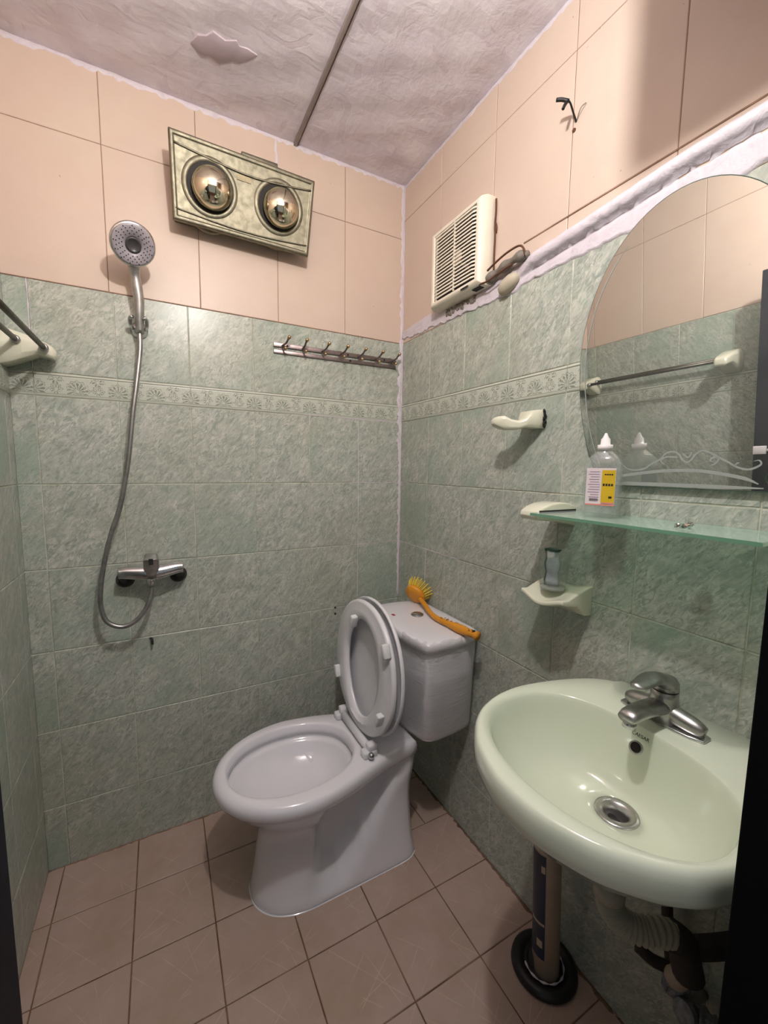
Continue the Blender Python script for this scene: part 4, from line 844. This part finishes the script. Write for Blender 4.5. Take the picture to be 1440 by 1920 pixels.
# ------------------------------------------------------------------ hook rail
hr = root('hook_rail', (-.28, 0, 1.66), 'tarnished metal rail with seven double hooks on green tiles', 'hook rail')
def rz(x): return .010 * (x + .53) / .5 * .6
def rail(z_, w_, d0, d1): return [[(x, d, z_ + rz(x) * .6 + zz) for d, zz in ((d0, -w_), (d1, -w_), (d1, w_), (d0, w_))] for x in (-.527, -.034)]
mkobj('upper_strip', *loft(rail(1.691, .008, -.002, -.008)), MT['steel'], hr, bevel=.0015)
mkobj('lower_strip', *loft(rail(1.668, .007, -.002, -.007)), MT['steel'], hr, bevel=.0015)
for xb_ in (-.5, -.276, -.06):
    mkobj('backing_bar', *box(xb_ - .008, xb_ + .008, -.004, -.0012, 1.662 + rz(xb_), 1.70 + rz(xb_)), MT['steel'], hr)
hook0 = None
for i in range(7):
    x = -.497 + i * .0735; dz_ = rz(x) * .6; dx_ = (.014 if i != 1 else .004)
    pr_ = tube([(x, -.008, 1.688 + dz_), (x + dx_ * .6, -.028, 1.694 + dz_), (x + dx_, -.045, 1.708 + dz_)], .0034, 8, 5)
    h_ = mkobj('hook', *join(pr_, tube([(x + .002, -.008, 1.682 + dz_), (x + .004, -.026, 1.672 + dz_), (x + .004, -.036, 1.674 + dz_)], .0032, 8, 5)), MT['steel'], hr, smooth=True)
    mkobj('hook_tip', *lathe((x + dx_ - .001, -.043, 1.706 + dz_), (.3, -.75, .6), [(0, .0045), (.006, .0065), (.011, .0055), (.0125, .001)], 12), MT['brass'], h_, smooth=True, label='brass ball tip')
    mkobj('hook_tip', *lathe((x + .004, -.034, 1.673 + dz_), (0, -1, .2), [(0, .0035), (.004, .006), (.008, .0055), (.010, .001)], 12), MT['brass'], h_, smooth=True, label='brass ball tip')
for x in (-.478, -.235, -.245, -.088): mkobj('screw', *lathe((x, -.007, 1.690 + rz(x) * .6 - (.02 if x == -.235 else 0)), (0, -1, 0), [(0, .0042), (.002, .003)], 8), MT['dark'], hr)
# ------------------------------------------------------------------ towel rack on left wall
trk = root('towel_rack', (RW, -.35, 1.53), 'cream ceramic double towel rack with dark bars on the left wall', 'towel rack')
def arm(yc, s_):
    rg = []
    for x, zt, zb, hy in ((0, 1.612, 1.522, .034), (.02, 1.614, 1.528, .034), (.05, 1.606, 1.542, .032), (.078, 1.596, 1.556, .029), (.10, 1.588, 1.552, .026), (.113, 1.580, 1.549, .022), (.118, 1.572, 1.556, .015)):
        rg.append([(RW + x, yc + hy * a_, zb + (zt - zb) * b_) for a_, b_ in ((-1, .2), (-1, .8), (-.75, 1), (.75, 1), (1, .8), (1, .2), (.75, 0), (-.75, 0))])
    return rg
for nm, yc in (('bracket', -.045), ('bracket', -.655)):
    mkobj('end_bracket', *loft(arm(yc, 1)), MT['ivory'], trk, smooth=True, bevel=.002)
mkobj('outer_bar', *tube([(RW + .097, -.068, 1.572), (RW + .097, -.635, 1.572)], .0068, 12, 1), mk_metal('dark_bar', srgb(96, 92, 84), .35), trk, smooth=True)
mkobj('inner_bar', *tube([(RW + .040, -.066, 1.585), (RW + .040, -.635, 1.585)], .0068, 12, 1), bpy.data.materials['dark_bar'], trk, smooth=True)
for x, z in ((.097, 1.572), (.040, 1.585)): mkobj('bar_socket', *lathe((RW + x, -.076, z), (0, -1, 0), [(0, .0105), (.010, .0105), (.013, .007)], 16), MT['dchrome'], trk, smooth=True)
# ------------------------------------------------------------------ plunger under the sink
pz = root('plunger', (-.085, -.9, 0), 'beige tube plunger with navy label and black rubber cup under the washbasin', 'plunger')
pa = Vector((-.083, -.905, 0)); pb = Vector((-.090, -.892, .43)); pd = (pb - pa).normalized()
mkobj('rubber_cup', *lathe((-.078, -.895, .0022), (0, 0, 1), [(0, .072), (.006, .080), (.014, .078), (.022, .070), (.020, .056), (.010, .050), (.012, .038), (.05, .036)], 36), MT['black'], pz, smooth=True)
wet = tube([(-.078 + .047 * math.cos(a_), -.895 + .047 * math.sin(a_), .0165) for a_ in [math.radians(150 + 200 * i / 14) for i in range(15)]], lambda t: .0022 + .0012 * math.sin(t * 40), 6, 2)
mkobj('foam_ring', *wet, MT['plaster'], pz, smooth=True)
mkobj('tube', *lathe(pa + pd * .012, pd, [(0, .028), (.002, .0325), (.36, .0325), (.365, .030)], 28), MT['tube'], pz, smooth=True)
def wrapl(s0, s1, a0, a1, r_, m_=12):
    u_, v_, _ = frame_(pd); rows_ = []
    for s__ in (s0, s1): rows_.append([pa + pd * s__ + (Vector((1, 0, 0)) * math.cos(a_) + Vector((0, 1, 0)) * math.sin(a_)) * r_ for a_ in [a0 + (a1 - a0) * i / m_ for i in range(m_ + 1)]])
    return loft(rows_, False, False, False)
mkobj('label', *wrapl(.07, .345, math.radians(140), math.radians(215), .0331), MT['navylab'], pz, smooth=True, label='dark navy printed strip')
mkobj('label_print', *join(wrapl(.30, .318, math.radians(196), math.radians(212), .0334), wrapl(.16, .167, math.radians(150), math.radians(212), .0334), wrapl(.10, .12, math.radians(180), math.radians(205), .0334)), MT['tube'], pz, smooth=True, kind='stuff')
mkobj('cap', *lathe(pa + pd * .372, pd, [(0, .0345), (.03, .0345), (.036, .028), (.06, .012), (.065, .004)], 28), MT['navylab'], pz, smooth=True)
# ------------------------------------------------------------------ plumbing under sink
dp = root('drain_hose', (-.18, -1.13, .44), 'beige corrugated drain hose curling under the washbasin to the wall', 'pipe')
mkobj('tailpiece', *join(lathe((-.205, SY, .60), (0, 0, -1), [(0, .026), (.03, .026), (.032, .0205), (.075, .0205), (.077, .026), (.098, .026), (.10, .020)], 24)), MT['rubber'], dp, smooth=True)
cpts = [(-.205, SY, .502), (-.203, -1.122, .478), (-.190, -1.138, .458), (-.168, -1.158, .452), (-.145, -1.175, .455), (-.118, -1.192, .446)]
mkobj('corrugated_hose', *tube(cpts, lambda t: .0215 + .0022 * math.sin(t * 105), 14, 16), MT['rubber'], dp, smooth=True)
sv = root('angle_valve', (-.05, -1.19, .24), 'chrome angle valve wrapped in crumpled tape low on the right wall', 'valve')
mkobj('valve_body', *join(tube([(-.001, -1.192, .258), (-.03, -1.192, .260), (-.058, -1.192, .262)], .0125, 12, 3), tube([(-.045, -1.172, .276), (-.045, -1.192, .262), (-.045, -1.222, .258)], .012, 12, 3)), MT['dchrome'], sv, smooth=True)
mkobj('handwheel', *lathe((-.058, -1.200, .262), (-1, .2, .3), [(0, .010), (.006, .010), (.008, .020), (.020, .021), (.024, .014)], 8), MT['cloth'], sv)
mkobj('tape_wrap', *tube([(-.044, -1.160, .268), (-.050, -1.172, .272), (-.055, -1.188, .262), (-.050, -1.212, .258), (-.045, -1.235, .266)], lambda t: .019 + .005 * math.sin(t * 25), 9, 5), MT['cloth'], sv)
o = mkobj('supply_hose', *tube([(-.047, -1.160, .285), (-.040, -1.150, .32), (-.034, -1.140, .36), (-.028, -1.130, .42), (-.028, -1.12, .50), (-.030, -1.11, .60)], .010, 12, 8), MT['brown'], smooth=True, label='dark corroded supply hose rising from the angle valve behind the drain'); o['category'] = 'hose'
mkobj('elbow_pipe', *join(tube([(-.128, -1.186, .452), (-.11, -1.198, .435), (-.10, -1.200, .40), (-.095, -1.205, .372)], .025, 14, 6), tube([(-.11, -1.196, .425), (-.085, -1.215, .432), (-.055, -1.235, .44), (-.002, -1.262, .448)], .018, 14, 6)), MT['brown'], dp, smooth=True, label='dark grimy elbow pipe')
mkobj('lower_pipe', *tube([(-.095, -1.203, .385), (-.092, -1.195, .36), (-.088, -1.186, .335), (-.08, -1.178, .325)], .017, 14, 6), MT['tube'], dp, smooth=True)
o = mkobj('pipe_cap', *tube([(-.10, -1.12, .335), (-.085, -1.145, .322), (-.055, -1.175, .318)], .0105, 10, 4), MT['brown'], smooth=True, label='stubby dark capped pipe end beside the angle valve'); o['category'] = 'pipe'
for side_, x in (('a', -.06),): pass
for y in (-1.06, -1.18): mkobj('wall_bolt', *lathe((-.0, y, .74), (-1, 0, 0), [(0, .008), (.03, .008), (.032, .005)], 10), MT['dchrome'], snk)
